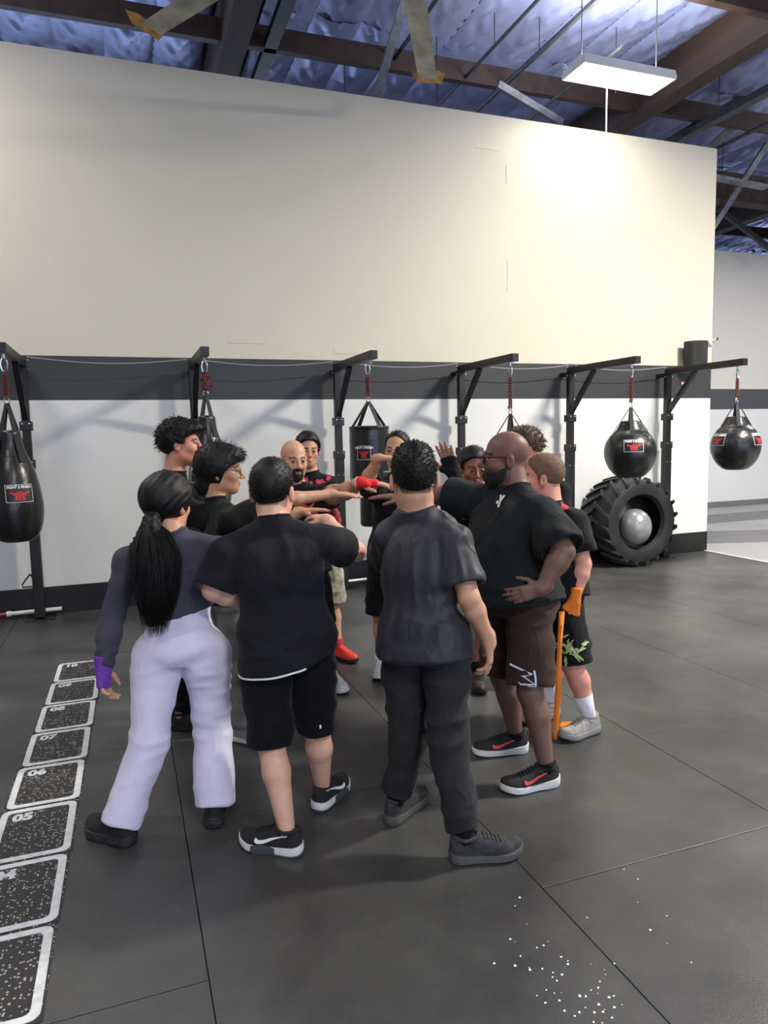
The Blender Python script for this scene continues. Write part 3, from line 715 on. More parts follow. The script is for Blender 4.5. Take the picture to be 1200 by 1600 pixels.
def extract(shape, h, lo=None, hi=None, levels=3):
    """sparse surface nets"""
    if lo is None: lo, hi = shape.bounds()
    S = h*2**levels; n = np.ceil((hi-lo)/S).astype(int)+1
    cells = np.stack(np.meshgrid(*[np.arange(k) for k in n], indexing='ij'), -1).reshape(-1, 3)
    for l in range(levels, -1, -1):
        s = h*2**l; d = shape(lo+(cells+.5)*s, margin=2*s+.02)
        cells = cells[np.abs(d) < s*(1.25 if l else 1.6)]
        if l: cells = (cells[:, None, :]*2+OFF8[None]).reshape(-1, 3)
    N = (n*2**levels+3).astype(np.int64)
    key = lambda c: (c[..., 0].astype(np.int64)*N[1]+c[..., 1])*N[2]+c[..., 2]
    cells = cells[np.argsort(key(cells))]; ck = key(cells)
    cor = cells[:, None, :]+OFF8[None]; allk = key(cor)
    uk, inv = np.unique(allk.ravel(), return_inverse=True)
    ux = uk//(N[1]*N[2]); uy = (uk//N[2]) % N[1]; uz = uk % N[2]; uc = np.stack([ux, uy, uz], 1)
    val = shape(lo+uc*h, margin=.05)
    cv = val[inv].reshape(-1, 8)
    neg = cv < 0; act = neg.any(1) & ~neg.all(1)
    cells, ck, cv = cells[act], ck[act], cv[act]
    acc = np.zeros((len(cells), 3)); cnt = np.zeros(len(cells))
    for i in range(8):
        for j in range(i+1, 8):
            if np.abs(OFF8[i]-OFF8[j]).sum() != 1: continue
            a, b = cv[:, i], cv[:, j]; m = (a < 0) != (b < 0)
            t = np.where(m, a/np.where(m, a-b, 1), 0)
            acc += np.where(m[:, None], OFF8[i]+t[:, None]*(OFF8[j]-OFF8[i]), 0); cnt += m
    V = lo+(cells+acc/np.maximum(cnt, 1)[:, None])*h
    F = []
    for a in range(3):
        e = np.zeros(3, int); e[a] = 1; k2 = key(uc+e); pos = np.searchsorted(uk, k2); pos = np.minimum(pos, len(uk)-1)
        ok = (uk[pos] == k2) & ((val < 0) != (val[pos] < 0))
        g = uc[ok]; ng = val[ok] < 0
        b, c = (a+1) % 3, (a+2) % 3
        eb = np.zeros(3, int); eb[b] = 1; ec = np.zeros(3, int); ec[c] = 1
        q = []; good = np.ones(len(g), bool)
        for o in (0*e, eb, eb+ec, ec):
            kk = key(g-o); ps = np.minimum(np.searchsorted(ck, kk), len(ck)-1); good &= ck[ps] == kk; q.append(ps)
        q = np.stack(q, 1)[good]; ng = ng[good]
        q[ng] = q[ng][:, ::-1]
        F.append(q[:, ::-1])
    F = np.concatenate(F)
    # keep the main body of the surface only
    lab = np.arange(len(V)); E = np.concatenate([F[:, [0, 1]], F[:, [1, 2]], F[:, [2, 3]]])
    for _ in range(400):
        m = np.minimum(lab[E[:, 0]], lab[E[:, 1]]); old = lab.copy()
        np.minimum.at(lab, E[:, 0], m); np.minimum.at(lab, E[:, 1], m); lab = lab[lab]; lab = lab[lab]
        if (lab == old).all(): break
    best = np.bincount(lab).argmax(); kv = lab == best; mp = np.cumsum(kv)-1
    F = F[kv[F[:, 0]]]
    return V[kv], mp[F]
def relax(V, F, it=1, lam=.5):
    E = np.concatenate([F[:, [0, 1]], F[:, [1, 2]], F[:, [2, 3]], F[:, [3, 0]]])
    for _ in range(it):
        s = np.zeros_like(V); c = np.zeros(len(V))
        for k in range(3): s[:, k] = np.bincount(E[:, 0], V[E[:, 1], k], len(V))+np.bincount(E[:, 1], V[E[:, 0], k], len(V))
        c = np.bincount(E[:, 0], minlength=len(V))+np.bincount(E[:, 1], minlength=len(V))
        V = V+lam*(s/np.maximum(c, 1)[:, None]-V)
    return V
def normals(V, F):
    n = np.cross(V[F[:, 2]]-V[F[:, 0]], V[F[:, 3]]-V[F[:, 1]]); out = np.zeros_like(V)
    for j in range(4):
        for k in range(3): out[:, k] += np.bincount(F[:, j], n[:, k], len(V))
    return out/(np.linalg.norm(out, axis=1)[:, None]+1e-12)
def vnoise(p, seed=0):
    i = np.floor(p).astype(np.int64); f = p-i; f = f*f*(3-2*f); out = 0
    for o in OFF8:
        c = i+o
        hsh = (c[:, 0]*73856093) ^ (c[:, 1]*19349663) ^ (c[:, 2]*83492791) ^ (seed*2654435761)
        hsh = (hsh ^ (hsh >> 13))*1274126177; hsh = (hsh ^ (hsh >> 16)) & 0xffff
        w = np.prod(np.where(o, f, 1-f), axis=1); out = out+w*(hsh/65535.)
    return out*2-1
def np_mesh(name, V, F, m, colors=None, root=None):
    if root is not None: V = V-root
    me = bpy.data.meshes.new(name)
    me.vertices.add(len(V)); me.vertices.foreach_set('co', V.astype(np.float32).ravel())
    me.loops.add(F.size); me.loops.foreach_set('vertex_index', F.astype(np.int32).ravel())
    me.polygons.add(len(F)); me.polygons.foreach_set('loop_start', (np.arange(len(F))*F.shape[1]).astype(np.int32))
    me.polygons.foreach_set('use_smooth', np.ones(len(F), bool))
    me.materials.append(m); me.update(calc_edges=True)
    if colors is not None:
        a = me.color_attributes.new('Col', 'FLOAT_COLOR', 'POINT'); c = np.ones((len(V), 4), np.float32); c[:, :3] = colors; a.data.foreach_set('color', c.ravel())
    return me
def frame(d, u):
    """rows: right, forward, up"""
    d = nrm(d); u = nrm(np.asarray(u)-d*(np.dot(u, d))); r = np.cross(d, u); return np.stack([r, d, u])

# ---- head
def head_fn(o, M, s, fat=0.0, jaw=1.0, ears=True):
    def f(p):
        q = ((p-o)@M.T)/s; ax = np.abs(q[:, 0]); m = np.stack([ax, q[:, 1], q[:, 2]], 1)
        d = d_ell(m, (0, -.012, .034), (.075, .097, .088))
        d = smin(d, d_ell(m, (0, .024, -.046), (.060*jaw+fat, .064+fat, .072)), .03)
        d = smin(d, d_ell(m, (.030*jaw, -.005, -.070), (.034+fat, .05, .035)), .03)
        d = smin(d, d_ell(m, (0, .060, -.094), (.030*jaw, .028, .024)), .03)
        d = smin(d, d_ell(m, (.041, .056, -.028), (.022, .026, .022)), .022)
        d = smin(d, d_cone(m, V3(0, .082, .020), V3(.038, .072, .020), .013, .010), .016)
        d = smax(d, -d_ell(m, (.033, .100, -.001), (.016, .016, .010)), .012)
        d = smin(d, d_ell(m, (.032, .0795, .0045), (.0145, .0125, .0065)), .004)
        d = smin(d, d_ell(m, (.032, .0775, -.009), (.0135, .0125, .0065)), .004)
        d = smin(d, d_cone(m, V3(0, .088, .012), V3(0, .113, -.031), .0075, .0125), .010)
        d = smin(d, d_ell(m, (.0125, .101, -.036), (.008, .011, .0075)), .006)
        d = smin(d, d_cone(m, V3(0, .0925, -.061), V3(.018, .084, -.063), .0065, .004), .005)
        d = smin(d, d_cone(m, V3(0, .0915, -.072), V3(.015, .084, -.070), .0075, .004), .005)
        if ears:
            e = d_ell(m, (.083, -.016, -.012), (.012, .019, .033)); e = smax(e, -d_ell(m, (.093, -.009, -.010), (.007, .010, .019)), .004)
            d = smin(d, e, .007)
        return d*s
    return f
def head_colors(V, o, M, s, col, brow, lip, hairc=None, hairline=None, stubble=None):
    q = ((V-o)@M.T)/s; ax = np.abs(q[:, 0]); c = np.tile(np.array(col[:3]), (len(V), 1))
    near = (np.linalg.norm(q, axis=1) < .2) & (q[:, 2] > -.14)
    def put(mask, colr, a): c[mask] = c[mask]*(1-a)+np.array(colr[:3])*a
    put(near & (ax < .022) & (np.abs(q[:, 2]+.067) < .010) & (q[:, 1] > .078), lip, .75)
    put(near & (ax > .012) & (ax < .052) & (np.abs(q[:, 2]-.020-.004*np.sin((ax-.012)/.04*3.1)) < .006) & (q[:, 1] > .05), brow, .85)
    put(near & (ax > .020) & (ax < .045) & (np.abs(q[:, 2]-.004) < .0045) & (q[:, 1] > .06), (.02, .015, .012), .8)
    put(near & (ax > .06), (col[0]*1.05, col[1]*.82, col[2]*.8), .5)
    put(near & (ax < .02) & (q[:, 1] > .098), (col[0]*1.05, col[1]*.88, col[2]*.85), .6)
    if stubble: put(near & (q[:, 2] < -.045) & (q[:, 1] > -.02) & (q[:, 2] > -.125), stubble[0], stubble[1])
    if hairc is not None:
        zl = np.interp(q[:, 1], hairline[0], hairline[1]); put(near & (q[:, 2] > zl) & (ax < .082), hairc, .8)
    return c
def hand(sh, wr, d, n, right, s=1.0, curl=(.25, .35, .3), spread=.06, thumb_in=0.0, curls=None):
    d = nrm(d); n = nrm(np.asarray(n)-d*np.dot(n, d)); t = np.cross(d, n)*(1 if right else -1)
    lat = (.028, .0095, -.0095, -.027); kd = (.088, .092, .088, .078); fl = (.95, 1.05, .98, .78)
    tips = []
    sh.cone(wr-d*.03, wr+d*.012, .027*s, .026*s, k=.02)
    for i in range(4):
        kn = wr+(d*kd[i]+t*lat[i])*s
        sh.cone(wr+(d*.01+t*lat[i]*.62)*s, kn, .0145*s, .0125*s, k=.014)
        p = kn; ang = 0; dd = nrm(d+t*lat[i]*spread*26)
        cu = curls[i] if curls else curl
        for j, (ln, r0_, r1_) in enumerate(((.043, .0105, .0095), (.027, .0095, .0088), (.021, .0088, .0075))):
            ang += cu[j]; v = dd*math.cos(ang)+n*math.sin(ang); q = p+v*ln*fl[i]*s
            sh.cone(p, q, r0_*s, r1_*s, k=.004); p = q
        tips.append(p)
    b = wr+(d*.02+t*.022+n*.006)*s; v1 = nrm(d*.62+t*(.72-thumb_in)+n*(.30+thumb_in*.4)); q = b+v1*.044*s
    sh.cone(b, q, .016*s, .0125*s, k=.014); v2 = nrm(d*.85+t*(.42-thumb_in)+n*.25); q2 = q+v2*.030*s
    sh.cone(q, q2, .0122*s, .0105*s, k=.004); sh.cone(q2, q2+nrm(v2+d*.2)*.024*s, .0105*s, .0085*s, k=.004)
    return tips

# ---- shoes
def shoe(par, root, heel, toe, st, rightfoot=True):
    d = np.array([toe[0]-heel[0], toe[1]-heel[1], 0.]); L = st.get('L', .285); d = nrm(d); yv = V3(-d[1], d[0], 0)
    o = V3(heel[0], heel[1], 0)-root; o[2] = 0-root[2]
    sole_h = st.get('sole', .028); asym = -1 if rightfoot else 1
    T = np.array([0, .03, .10, .22, .34, .42, .55, .68, .8, .9, .96, 1.0])
    HW = np.array([.008, .026, .036, .038, .037, .037, .041, .047, .046, .038, .026, .008])*st.get('wide', 1.0)
    CY = np.array([0, 0, 0, 0, 0, 0, .002, .003, .002, -.003, -.006, -.008])*asym*1.0
    TOP = np.array([.062, .078, .082, .082, .084, .082, .068, .056, .046, .039, .030, .012])
    SPR = np.array([.006, .002, 0, 0, 0, 0, 0, .001, .004, .010, .014, .018])
    def W_(s_, y_, z_): return o+d*(s_*L)+yv*y_+V3(0, 0, z_)
    NS, NA = 30, 14
    def sec(s_):
        return [float(np.interp(s_, T, a)) for a in (HW, CY, TOP, SPR)]
    def sec_pt(s_, a, eps=0.0):
        hw, cy, top, spr = sec(s_); c, sn = math.cos(a), math.sin(a)
        pw = float(np.interp(s_, [.0, .35, .55, 1], [.40, .46, .75, .8]))
        y_ = (hw+eps)*math.copysign(abs(c)**pw, c); z_ = (top+eps)*max(sn, 0)**.8
        y_ *= 1-.10*max(sn, 0)**2
        return W_(s_, cy+y_, sole_h*.8+spr+z_)
    vs, fs = [], []
    for i in range(NS+1):
        s_ = (1-math.cos(PI*i/NS))/2
        for k in range(NA+1): vs.append(sec_pt(s_, PI*k/NA))
    for i in range(NS):
        for k in range(NA):
            a = i*(NA+1)+k; fs.append((a, a+1, a+NA+2, a+NA+1))
    fs.append(tuple(reversed(range(NA+1)))); fs.append(tuple(NS*(NA+1)+k for k in range(NA+1)))
    sho = MB().add(vs, fs).build('shoe', st['upper'], par, 'all')
    # sole
    rows = st.get('rows', ((0, .90), (.18, 1.03), (.6, 1.09), (1.0, 1.05)))
    vs, fs = [], []; npt = 2*NS
    def outline(sc):
        pts = []
        for i in range(NS+1):
            s_ = (1-math.cos(PI*i/NS))/2; hw, cy, top, spr = sec(s_); pts.append((s_, cy+hw*sc+.003*(sc > 1), spr))
        for i in range(NS-1, 0, -1):
            s_ = (1-math.cos(PI*i/NS))/2; hw, cy, top, spr = sec(s_); pts.append((s_, cy-hw*sc-.003*(sc > 1), spr))
        return pts
    lump = st.get('lump', 0)
    for (u, sc) in rows:
        for (s_, y_, spr) in outline(sc):
            ss = .5+(s_-.5)*(1.0+.03*(sc-.9)/.2)
            hk = sole_h*(1+st.get('heel_up', .35)*max(0, 1-s_*2.2))
            z_ = spr+u*hk
            if lump: y_ *= 1+lump*math.sin(s_*26)*(1-u*.6); z_ += (lump*.02*math.cos(s_*26) if u == 0 else 0)
            vs.append(W_(ss, y_, max(z_, .0005)))
    for j in range(len(rows)-1):
        for k in range(npt): fs.append((j*npt+k, j*npt+(k+1) % npt, (j+1)*npt+(k+1) % npt, (j+1)*npt+k))
    fs.append(tuple(reversed(range(npt)))); fs.append(tuple((len(rows)-1)*npt+k for k in range(npt)))
    MB().add(vs, fs).build('sole', st['solem'], sho, True)
    if 'outsole' in st:
        vs = []; fs = []
        for (z_, sc) in ((0, .92), (.35*sole_h, 1.115)):
            for (s_, y_, spr) in outline(sc): vs.append(W_(.5+(s_-.5)*1.04, y_, spr+z_+.0003))
        fs = [(k, (k+1) % npt, npt+(k+1) % npt, npt+k) for k in range(npt)]+[tuple(reversed(range(npt)))]
        MB().add(vs, fs).build('outsole', st['outsole'], sho, True)
    if 'guard' in st:
        for sgn in (-1, 1):
            vs = []
            for k in range(11):
                s_ = .36+.36*k/10; hw, cy, top, spr = sec(s_)
                for (z_, sc) in ((.001, 1.02), (.012, 1.13), (sole_h*1.05+.010*math.sin(PI*k/10), 1.10)): vs.append(W_(s_, cy+sgn*(hw*sc+.004), spr+z_))
            f_ = [(3*k+j, 3*k+j+1, 3*k+j+4, 3*k+j+3) for k in range(10) for j in range(2)]
            MB().add(vs, f_ if sgn < 0 else [tuple(reversed(q)) for q in f_]).build('side_guard', st['guard'], sho, True)
    if 'swoosh' in st:
        for side in (0, 1):
            lo = [(.655, .66), (.672, .42), (.645, .24), (.57, .20), (.45, .32), (.3, .55), (.15, .86)]
            up = [(.655, .66), (.632, .52), (.60, .45), (.55, .43), (.44, .50), (.3, .64), (.15, .86)]
            lo, up = ([(float(x), float(y)) for x, y in zip(crom(range(7), [p[0] for p in c_], 22)[1], crom(range(7), [p[1] for p in c_], 22)[1])] for c_ in (lo, up))
            vs = [sec_pt(s_, a if side == 0 else PI-a, .0024) for (s_, a) in up+lo]
            fs = [(k, k+1, 22+k+1, 22+k) for k in range(21)]
            MB().add(vs, fs).build('swoosh', st['swoosh'], sho)
    lm = st.get('lace', st['upper'])
    for k in range(5):
        s_ = .46+.055*k
        MB().tube([sec_pt(s_, PI*(.36+.28*q/5), .002) for q in range(6)], .0032, 5).build('lace', lm, sho, True)
    # padded collar
    cm = st.get('collar', st['upper']); pts = []
    for q in range(17):
        a = 2*PI*q/16; pts.append(W_(.215+.165*math.cos(a), .033*math.sin(a), sole_h*.8+.074+.009*math.cos(a)**2))
    MB().tube(pts, .009, 8, cap=False).build('collar', cm, sho, True)
    return sho

# ---- garments
def fold(V, N, fs, calm=()):
    """fs: list of (amplitude, freq xyz, seed, (zlo, zhi) or None, sharp)"""
    disp = np.zeros(len(V))
    for amp, fr, seed, zr, sharp in fs:
        w = V*np.array(fr); w = w+.55*np.stack([vnoise(V*3.1+7, seed+5), vnoise(V*3.1+31, seed+6), vnoise(V*3.1+57, seed+7)], 1)
        n = vnoise(w+seed*3.7, seed)
        n = (1-np.abs(n)*2.0) if sharp else n
        if sharp: n = np.clip(n, -.4, 1)
        a = amp
        if zr: a = amp*np.clip((V[:, 2]-zr[0])/.22, 0, 1)*np.clip((zr[1]-V[:, 2])/.22, 0, 1)
        disp += a*n
    for e, ax, r in calm:
        q = V-e; l = np.abs(q@ax); w = np.clip(l/.035, .12, 1); near = (q*q).sum(1) < (r+.08)**2; disp = np.where(near, disp*w, disp)
    return V+N*disp[:, None]
CLOTH = {}
def cloth(name, col, rough=.85, sheen=.05, var=.12, bump=.12, bscale=420, spec=.18, wr=.45):
    return mat('cloth_'+name, col, rough, var=var, vscale=9, bump=bump, bscale=bscale, sheen=sheen, spec=spec, wr=wr)
from mathutils.bvhtree import BVHTree
def bvh_of(V, F): return BVHTree.FromPolygons([tuple(v) for v in V], [tuple(f) for f in F])
def decal(name, mb, tree, c, nrm_dir, up, m, par, root, eps=.003, sub=True):
    """project flat artwork (xy, metres) on to a surface"""
    n = nrm(nrm_dir); u = nrm(np.asarray(up)-n*np.dot(up, n)); r = np.cross(u, n)
    out = []
    for (x, y, z) in mb.v:
        p = np.asarray(c)+r*x+u*y; hit = tree.ray_cast(Vector(p+n*.4), Vector(-n), .9)
        q = np.array(hit[0])+n*eps if hit[0] is not None else p
        out.append(q-root)
    m2 = MB(); m2.v = [tuple(p) for p in out]; m2.f = mb.f
    return m2.build(name, m, par)
def strip2d(pts, w):
    """polyline of given widths to a flat ribbon"""
    mb = MB(); vs = []; n = len(pts); ws = w if hasattr(w, '__len__') else [w]*n
    for i, (x, y) in enumerate(pts):
        a = pts[max(i-1, 0)]; b = pts[min(i+1, n-1)]; dx, dy = b[0]-a[0], b[1]-a[1]; l = math.hypot(dx, dy)+1e-9
        vs += [(x-dy/l*ws[i]/2, y+dx/l*ws[i]/2, 0), (x+dy/l*ws[i]/2, y-dx/l*ws[i]/2, 0)]
    return mb.add(vs, [(2*i, 2*i+1, 2*i+3, 2*i+2) for i in range(n-1)])
def dense(mb, cuts=2):
    bm = bmesh.new(); vs = [bm.verts.new(v) for v in mb.v]
    for f in mb.f:
        try: bm.faces.new([vs[i] for i in f])
        except ValueError: pass
    bmesh.ops.triangulate(bm, faces=bm.faces[:]); bmesh.ops.subdivide_edges(bm, edges=bm.edges[:], cuts=cuts, use_grid_fill=True); bm.verts.index_update()
    o = MB().add([v.co for v in bm.verts], [tuple(v.index for v in f.verts) for f in bm.faces]); bm.free(); return o
def poly2d(pts): return MB().add([(x, y, 0) for x, y in pts], [tuple(range(len(pts)))])

# ---- hair
HL_SHORT = ([-.12, -.06, -.02, .012, .018, .05, .075, .10], [-.052, -.046, -.010, -.012, .02, .052, .078, .085])
HL_FADE = ([-.12, -.06, -.02, .012, .05, .075, .10], [-.035, -.022, .0, .02, .055, .078, .085])
HL_LONG = ([-.12, -.06, -.02, .012, .03, .05, .075, .10], [-.112, -.108, -.098, -.05, .0, .045, .072, .08])
HL_RECED = ([-.12, -.06, -.02, .012, .04, .062, .075, .10], [-.045, -.035, .0, .01, .055, .098, .10, .11])
def hair(par, root, o, M, s, hl, thick, m, n_str=900, length=.03, mode='flat', rad=.0016, seed=1, h=.006, fringe=None, puff=None, target=None, na=.0012):
    if target is not None: target = o+(np.array(target)@M)*s
    zl = hl
    def f(p):
        q = ((p-o)@M.T)/s
        th = thick if hasattr(thick, '__len__') else (thick, thick, thick*1.1)
        d = d_ell(q, (0, -.012, .034), (.075+th[0], .097+th[1], .088+th[2]))
        if puff is not None:
            for (c, r) in puff: d = smin(d, d_ell(q, c, r), .02)
        cut = (np.interp(q[:, 1], zl[0], zl[1])-q[:, 2])*.8
        d = smax(d, cut, .010)
        if target is not None:
            tl = ((target-o)@M.T)/s; ax_ = nrm(tl); e1 = nrm(np.cross(ax_, [0, 0, 1.])); e2 = np.cross(ax_, e1)
            an_ = np.arctan2(q@e2, q@e1); rr_ = q@ax_
            d = d-.0032*vnoise(np.stack([an_*11, rr_*14, 0*an_], 1), seed+9)-.0016*vnoise(np.stack([an_*30, rr_*20, 0*an_+5], 1), seed+11)
        if na: d = d-na*vnoise(q*55, seed)-na*.75*vnoise(q*120, seed+3)
        return d*s
    S = Shape(); S.fn(f, o, .19*s+ (0.05 if puff else 0)); V, F = extract(S, h)
    ho = link('hair', np_mesh('hair', relax(V, F, 1, .3), F, m, None, root), par)
    if n_str:
        rnd = np.random.RandomState(seed); N = normals(V, F); ids = rnd.randint(0, len(V), n_str); mb = MB()
        up = M[2]; fw = M[1]
        for i in ids:
            p, n = V[i], N[i]
            if n@up < -.6: continue
            ln = length*rnd.uniform(.5, 1.3); jit = rnd.normal(0, .35, 3)
            if mode == 'to':
                tg = nrm(target-p); v = nrm(tg-n*(tg@n)+jit*.06-n*.02); c = -n*.45
            elif mode == 'lay':
                tg = nrm(-up*.8-fw*.25+jit*.35); v = nrm(tg-n*(tg@n)+n*.22); c = -n*.3
            elif mode == 'wave': v = nrm(n*.55+up*.1+jit*.9); c = nrm(-up*.6+jit*.8)
            elif mode == 'flat': v = nrm(-up*.7+(n*.25)+jit*.35 - fw*.2); c = nrm(-up)
            elif mode == 'spike': v = nrm(n*.8+up*.5+jit*.6); c = nrm(n*.3-up*.2+jit)
            elif mode == 'curl':
                v = nrm(n*.6+jit); a = rnd.uniform(0, 6.28); r = ln*.33; t1 = nrm(np.cross(n, jit)); pts = []
                for k in range(8):
                    b = a+k*.85; pts.append(p+n*(r*.9+r*math.sin(b)*.7+k*r*.12)+t1*r*math.cos(b)+v*k*r*.22)
                mb.tube([q-root for q in pts], [rad*1.8]*7+[rad*.6], 4, cap=False); continue
            pts = [p-n*.003+v*ln*t+c*ln*.45*t*t for t in (0, .5, 1)]
            mb.tube([q-root for q in pts], [rad, rad*.8, rad*.25], 3, cap=False)
        mb.build('hair_strands', m, ho, 'all')['kind'] = 'stuff'
    return ho

# ---- one person
SKINM = None
def build_person(J, sp):
    """J joints (world, metres), sp look"""
    J = {k: np.array(v, float) for k, v in J.items()}
    H = sp.get('H', 1.7); sc = H/1.72; bulk = sp.get('bulk', 1.0)
    root = V3((J['heelL'][0]+J['heelR'][0])/2, (J['heelL'][1]+J['heelR'][1])/2, 0)
    t = thing('person', sp['label'], 'person', tuple(root), 0, sp.get('group'))
    up = V3(0, 0, 1); shm = (J['shL']+J['shR'])/2; hipm = (J['hipL']+J['hipR'])/2
    wS = nrm(J['shR']-J['shL']); wP = nrm(J['hipR']-J['hipL'])
    A = J['pel']; B = shm+nrm(shm-A)*.03; TL = np.linalg.norm(B-A)
    hw = np.linalg.norm(J['shR']-J['shL'])/2
    belly = sp.get('belly', 0.0); fem = sp.get('fem', False)
    b_ = bulk*sc
    fS = nrm(np.cross(up, wS)); fP = nrm(np.cross(up, wP))
    # --- body
    S = Shape()
    sec = [(-.16, .155*b_, .11*b_, 0), (.05, .16*b_, .115*b_, -.005), (.35, (.125 if fem else .14)*b_, .10*b_+belly*.5, belly*.5), (.62, .15*b_, .112*b_+belly*.2, belly*.25), (.85, min(hw*.92, .165*b_), .10*b_, 0), (1.0, hw*.72, .075*b_, -.005), (1.05, hw*.5, .05*b_, -.005)]
    S.loft(A, B, wP, wS, sec, k=.02)
    nk = J['neck']; M = frame(J['hd'], J.get('hu', up)); ho = J['head']; hs = sp.get('hs', 1.0)
    nb = ho+(-.028*M[1]-.055*M[2])*hs
    S.cone(nk-up*.02, nb, .062*b_**.5*sp.get('neckw', 1), .054*hs*sp.get('neckw', 1), k=.03)
    for s_ in 'LR':
        sh, el, wr = J['sh'+s_], J['el'+s_], J['wr'+s_]
        S.cone(nk-up*.01, sh, .048*b_, .052*b_, k=.03)
        ua = sp.get('arm', 1.0)*b_
        S.cone(sh, sh*.45+el*.55, .058*ua, .050*ua, k=.03); S.cone(sh*.45+el*.55, el, .050*ua, .041*ua, k=.02)
        m1 = el*.72+wr*.28; S.cone(el, m1, .041*ua, .042*ua, k=.02); S.cone(m1, wr, .042*ua, .027*sc*ua**.5, k=.02)
        hp, kn, an = J['hip'+s_], J['kn'+s_], J['an'+s_]
        lg = sp.get('leg', 1.0)*b_
        S.cone(hp, kn, .088*lg, .057*lg, k=.03)
        m1 = kn*.68+an*.32; bk = nrm(hp-kn)*0+(-fP*.014)
        S.cone(kn, m1+bk, .055*lg, .056*lg, k=.02); S.cone(m1+bk, an, .056*lg, .034*sc*lg**.4, k=.02)
        foot = nrm((J['toe'+s_]-J['heel'+s_])*V3(1, 1, 0)); S.cone(an, J['heel'+s_]+foot*.063+up*.055, .031, .024, k=.01); S.cone(J['heel'+s_]+foot*.058+up*.055, J['heel'+s_]+foot*.16+up*.05, .024, .02, k=.02)
    S.fn(head_fn(ho, M, hs, sp.get('fat', 0), sp.get('jaw', 1.0)), ho, .17*hs, k=.02)
    for s_ in 'LR':
        hk = sp.get('hand'+s_, {})
        hand(S, J['wr'+s_], J['hd'+s_], J['hn'+s_], s_ == 'R', sc*sp.get('hand_s', 1.0), **hk)
    h = sp.get('h', .0072)
    V, F = extract(S, h)
    skin = sp['skin']; lip = sp.get('lip', (skin[0]*.8, skin[1]*.55, skin[2]*.5))
    C = head_colors(V, ho, M, hs, skin, sp.get('brow', srgb(30, 24, 20)), lip, sp.get('scalp'), sp.get('scalp_hl', HL_SHORT), sp.get('stubble'))
    for fnc in sp.get('paint', []): fnc(V, C, J)
    global SKINM
    if SKINM is None: SKINM = mat('skin', (.5, .3, .2, 1), .48, var=.07, vscale=30, bump=.06, bscale=160, attr='Col', spec=.4)
    bo = link('body', np_mesh('body', V, F, SKINM, C, root), t); bo['label'] = sp.get('body_label', 'skin of face, arms and legs')
    out = dict(root=root, t=t, J=J, M=M, ho=ho, hs=hs, fS=fS, fP=fP, wS=wS, body=(V, F), b_=b_, sc=sc, hand_s=sp.get('hand_s', 1.0))
    # --- eyes
    if sp.get('eyes', True):
        mw = mat('eye_white', srgb(150, 138, 130), .35); mi = mat('iris_dark', srgb(28, 20, 16), .25)
        for sx in (-1, 1):
            c = ho+(sx*.032*M[0]+.0790*M[1]-.001*M[2])*hs-root
            e = MB().lathe([(max(.0003, .0118*hs*math.sin(PI*k/10)), -.0118*hs*math.cos(PI*k/10)) for k in range(11)], 14, tuple(c)).build('eye', mw, t, 'all')
            c2 = c+(.0060*M[1])*hs
            MB().lathe([(max(.0003, .0078*hs*math.sin(PI*k/8)), -.0078*hs*math.cos(PI*k/8)) for k in range(9)], 12, tuple(c2)).build('iris', mi, e, 'all')
    # --- bottoms
    bhol = []; bt = sp['bottom']; G = Shape(); lo_ = bt.get('loose', .016); lg = sp.get('leg', 1.0)*b_
    lk = 1.0 if 'rise' in bt else .25
    G.loft(A, B, wP, wS, [(-.20, .150*b_+lo_, .105*b_+lo_, -.012), (-.08, .170*b_+lo_*(.5+.5*lk), .123*b_+lo_*(.5+.5*lk), -.018*bt.get('seat', 1)), (.06, .165*b_+lo_*lk, .122*b_+lo_*lk+belly*.3, -.008+belly*.25), (.17, .150*b_+lo_*lk*.6, .112*b_+lo_*lk*.6+belly*.35, belly*.35)]+([(bt['rise'], .158*b_+lo_*.5, .106*b_+lo_*.5, 0)] if 'rise' in bt else []), k=.03)
    for s_ in 'LR':
        hp, kn, an = J['hip'+s_], J['kn'+s_], J['an'+s_]; wd = bt.get('wide', 1.0)
        if fem or bt.get('seat', 1) > 1: G.ell(hp*.80+A*.20-fP*.052-up*.045, (.092*b_, .088*b_, .112*b_), np.stack([wP, fP, up]), k=.028)
        if bt['kind'] == 'shorts':
            e = bt.get('len', 1.0); hem = hp+(kn-hp)*e if e <= 1 else kn+(an-kn)*(e-1)
            G.cut(hp+(kn-hp)*.04, hem, bt.get('thigh', .092)*lg+lo_, (.080*lg+lo_)*wd, k=.025)
        else:
            hem = an+(kn-an)*bt.get('hem', .06); kr = bt.get('knee', .060)*lg+lo_
            G.cone(hp, kn, bt.get('thigh', .086)*lg+lo_, kr*wd**.5, k=.035)
            G.cut(kn, hem, kr*wd**.5, bt.get('cuff', .062)*wd*sc, k=.03)
    for s_ in 'LR':
        hp, kn, an = J['hip'+s_], J['kn'+s_], J['an'+s_]; wd = bt.get('wide', 1.0)
        if bt['kind'] == 'shorts':
            e = bt.get('len', 1.0); hem = hp+(kn-hp)*e if e <= 1 else kn+(an-kn)*(e-1); ax = nrm(kn-hp) if e <= 1 else nrm(an-kn)
            r = (.080*lg+lo_)*wd-.015; G.cut(hem-ax*.04, hem+ax*.05, r-.006, r+.004, k=.004, op='s', flat_a=True); bhol.append((hem, ax, r))
    V, F = extract(G, bt.get('h', .0075)); V = relax(V, F, 2, .5); N = normals(V, F)
    z_k = (J['knL'][2]+J['knR'][2])/2
    V = fold(V, N, bt.get('folds', [(.011, (5, 5, 12), 3, None, True), (.008, (5, 5, 3), 9, None, False), (.010, (6, 6, 20), 5, (-.1, z_k), True)]), bhol)
    V = relax(V, F, 1, .4)
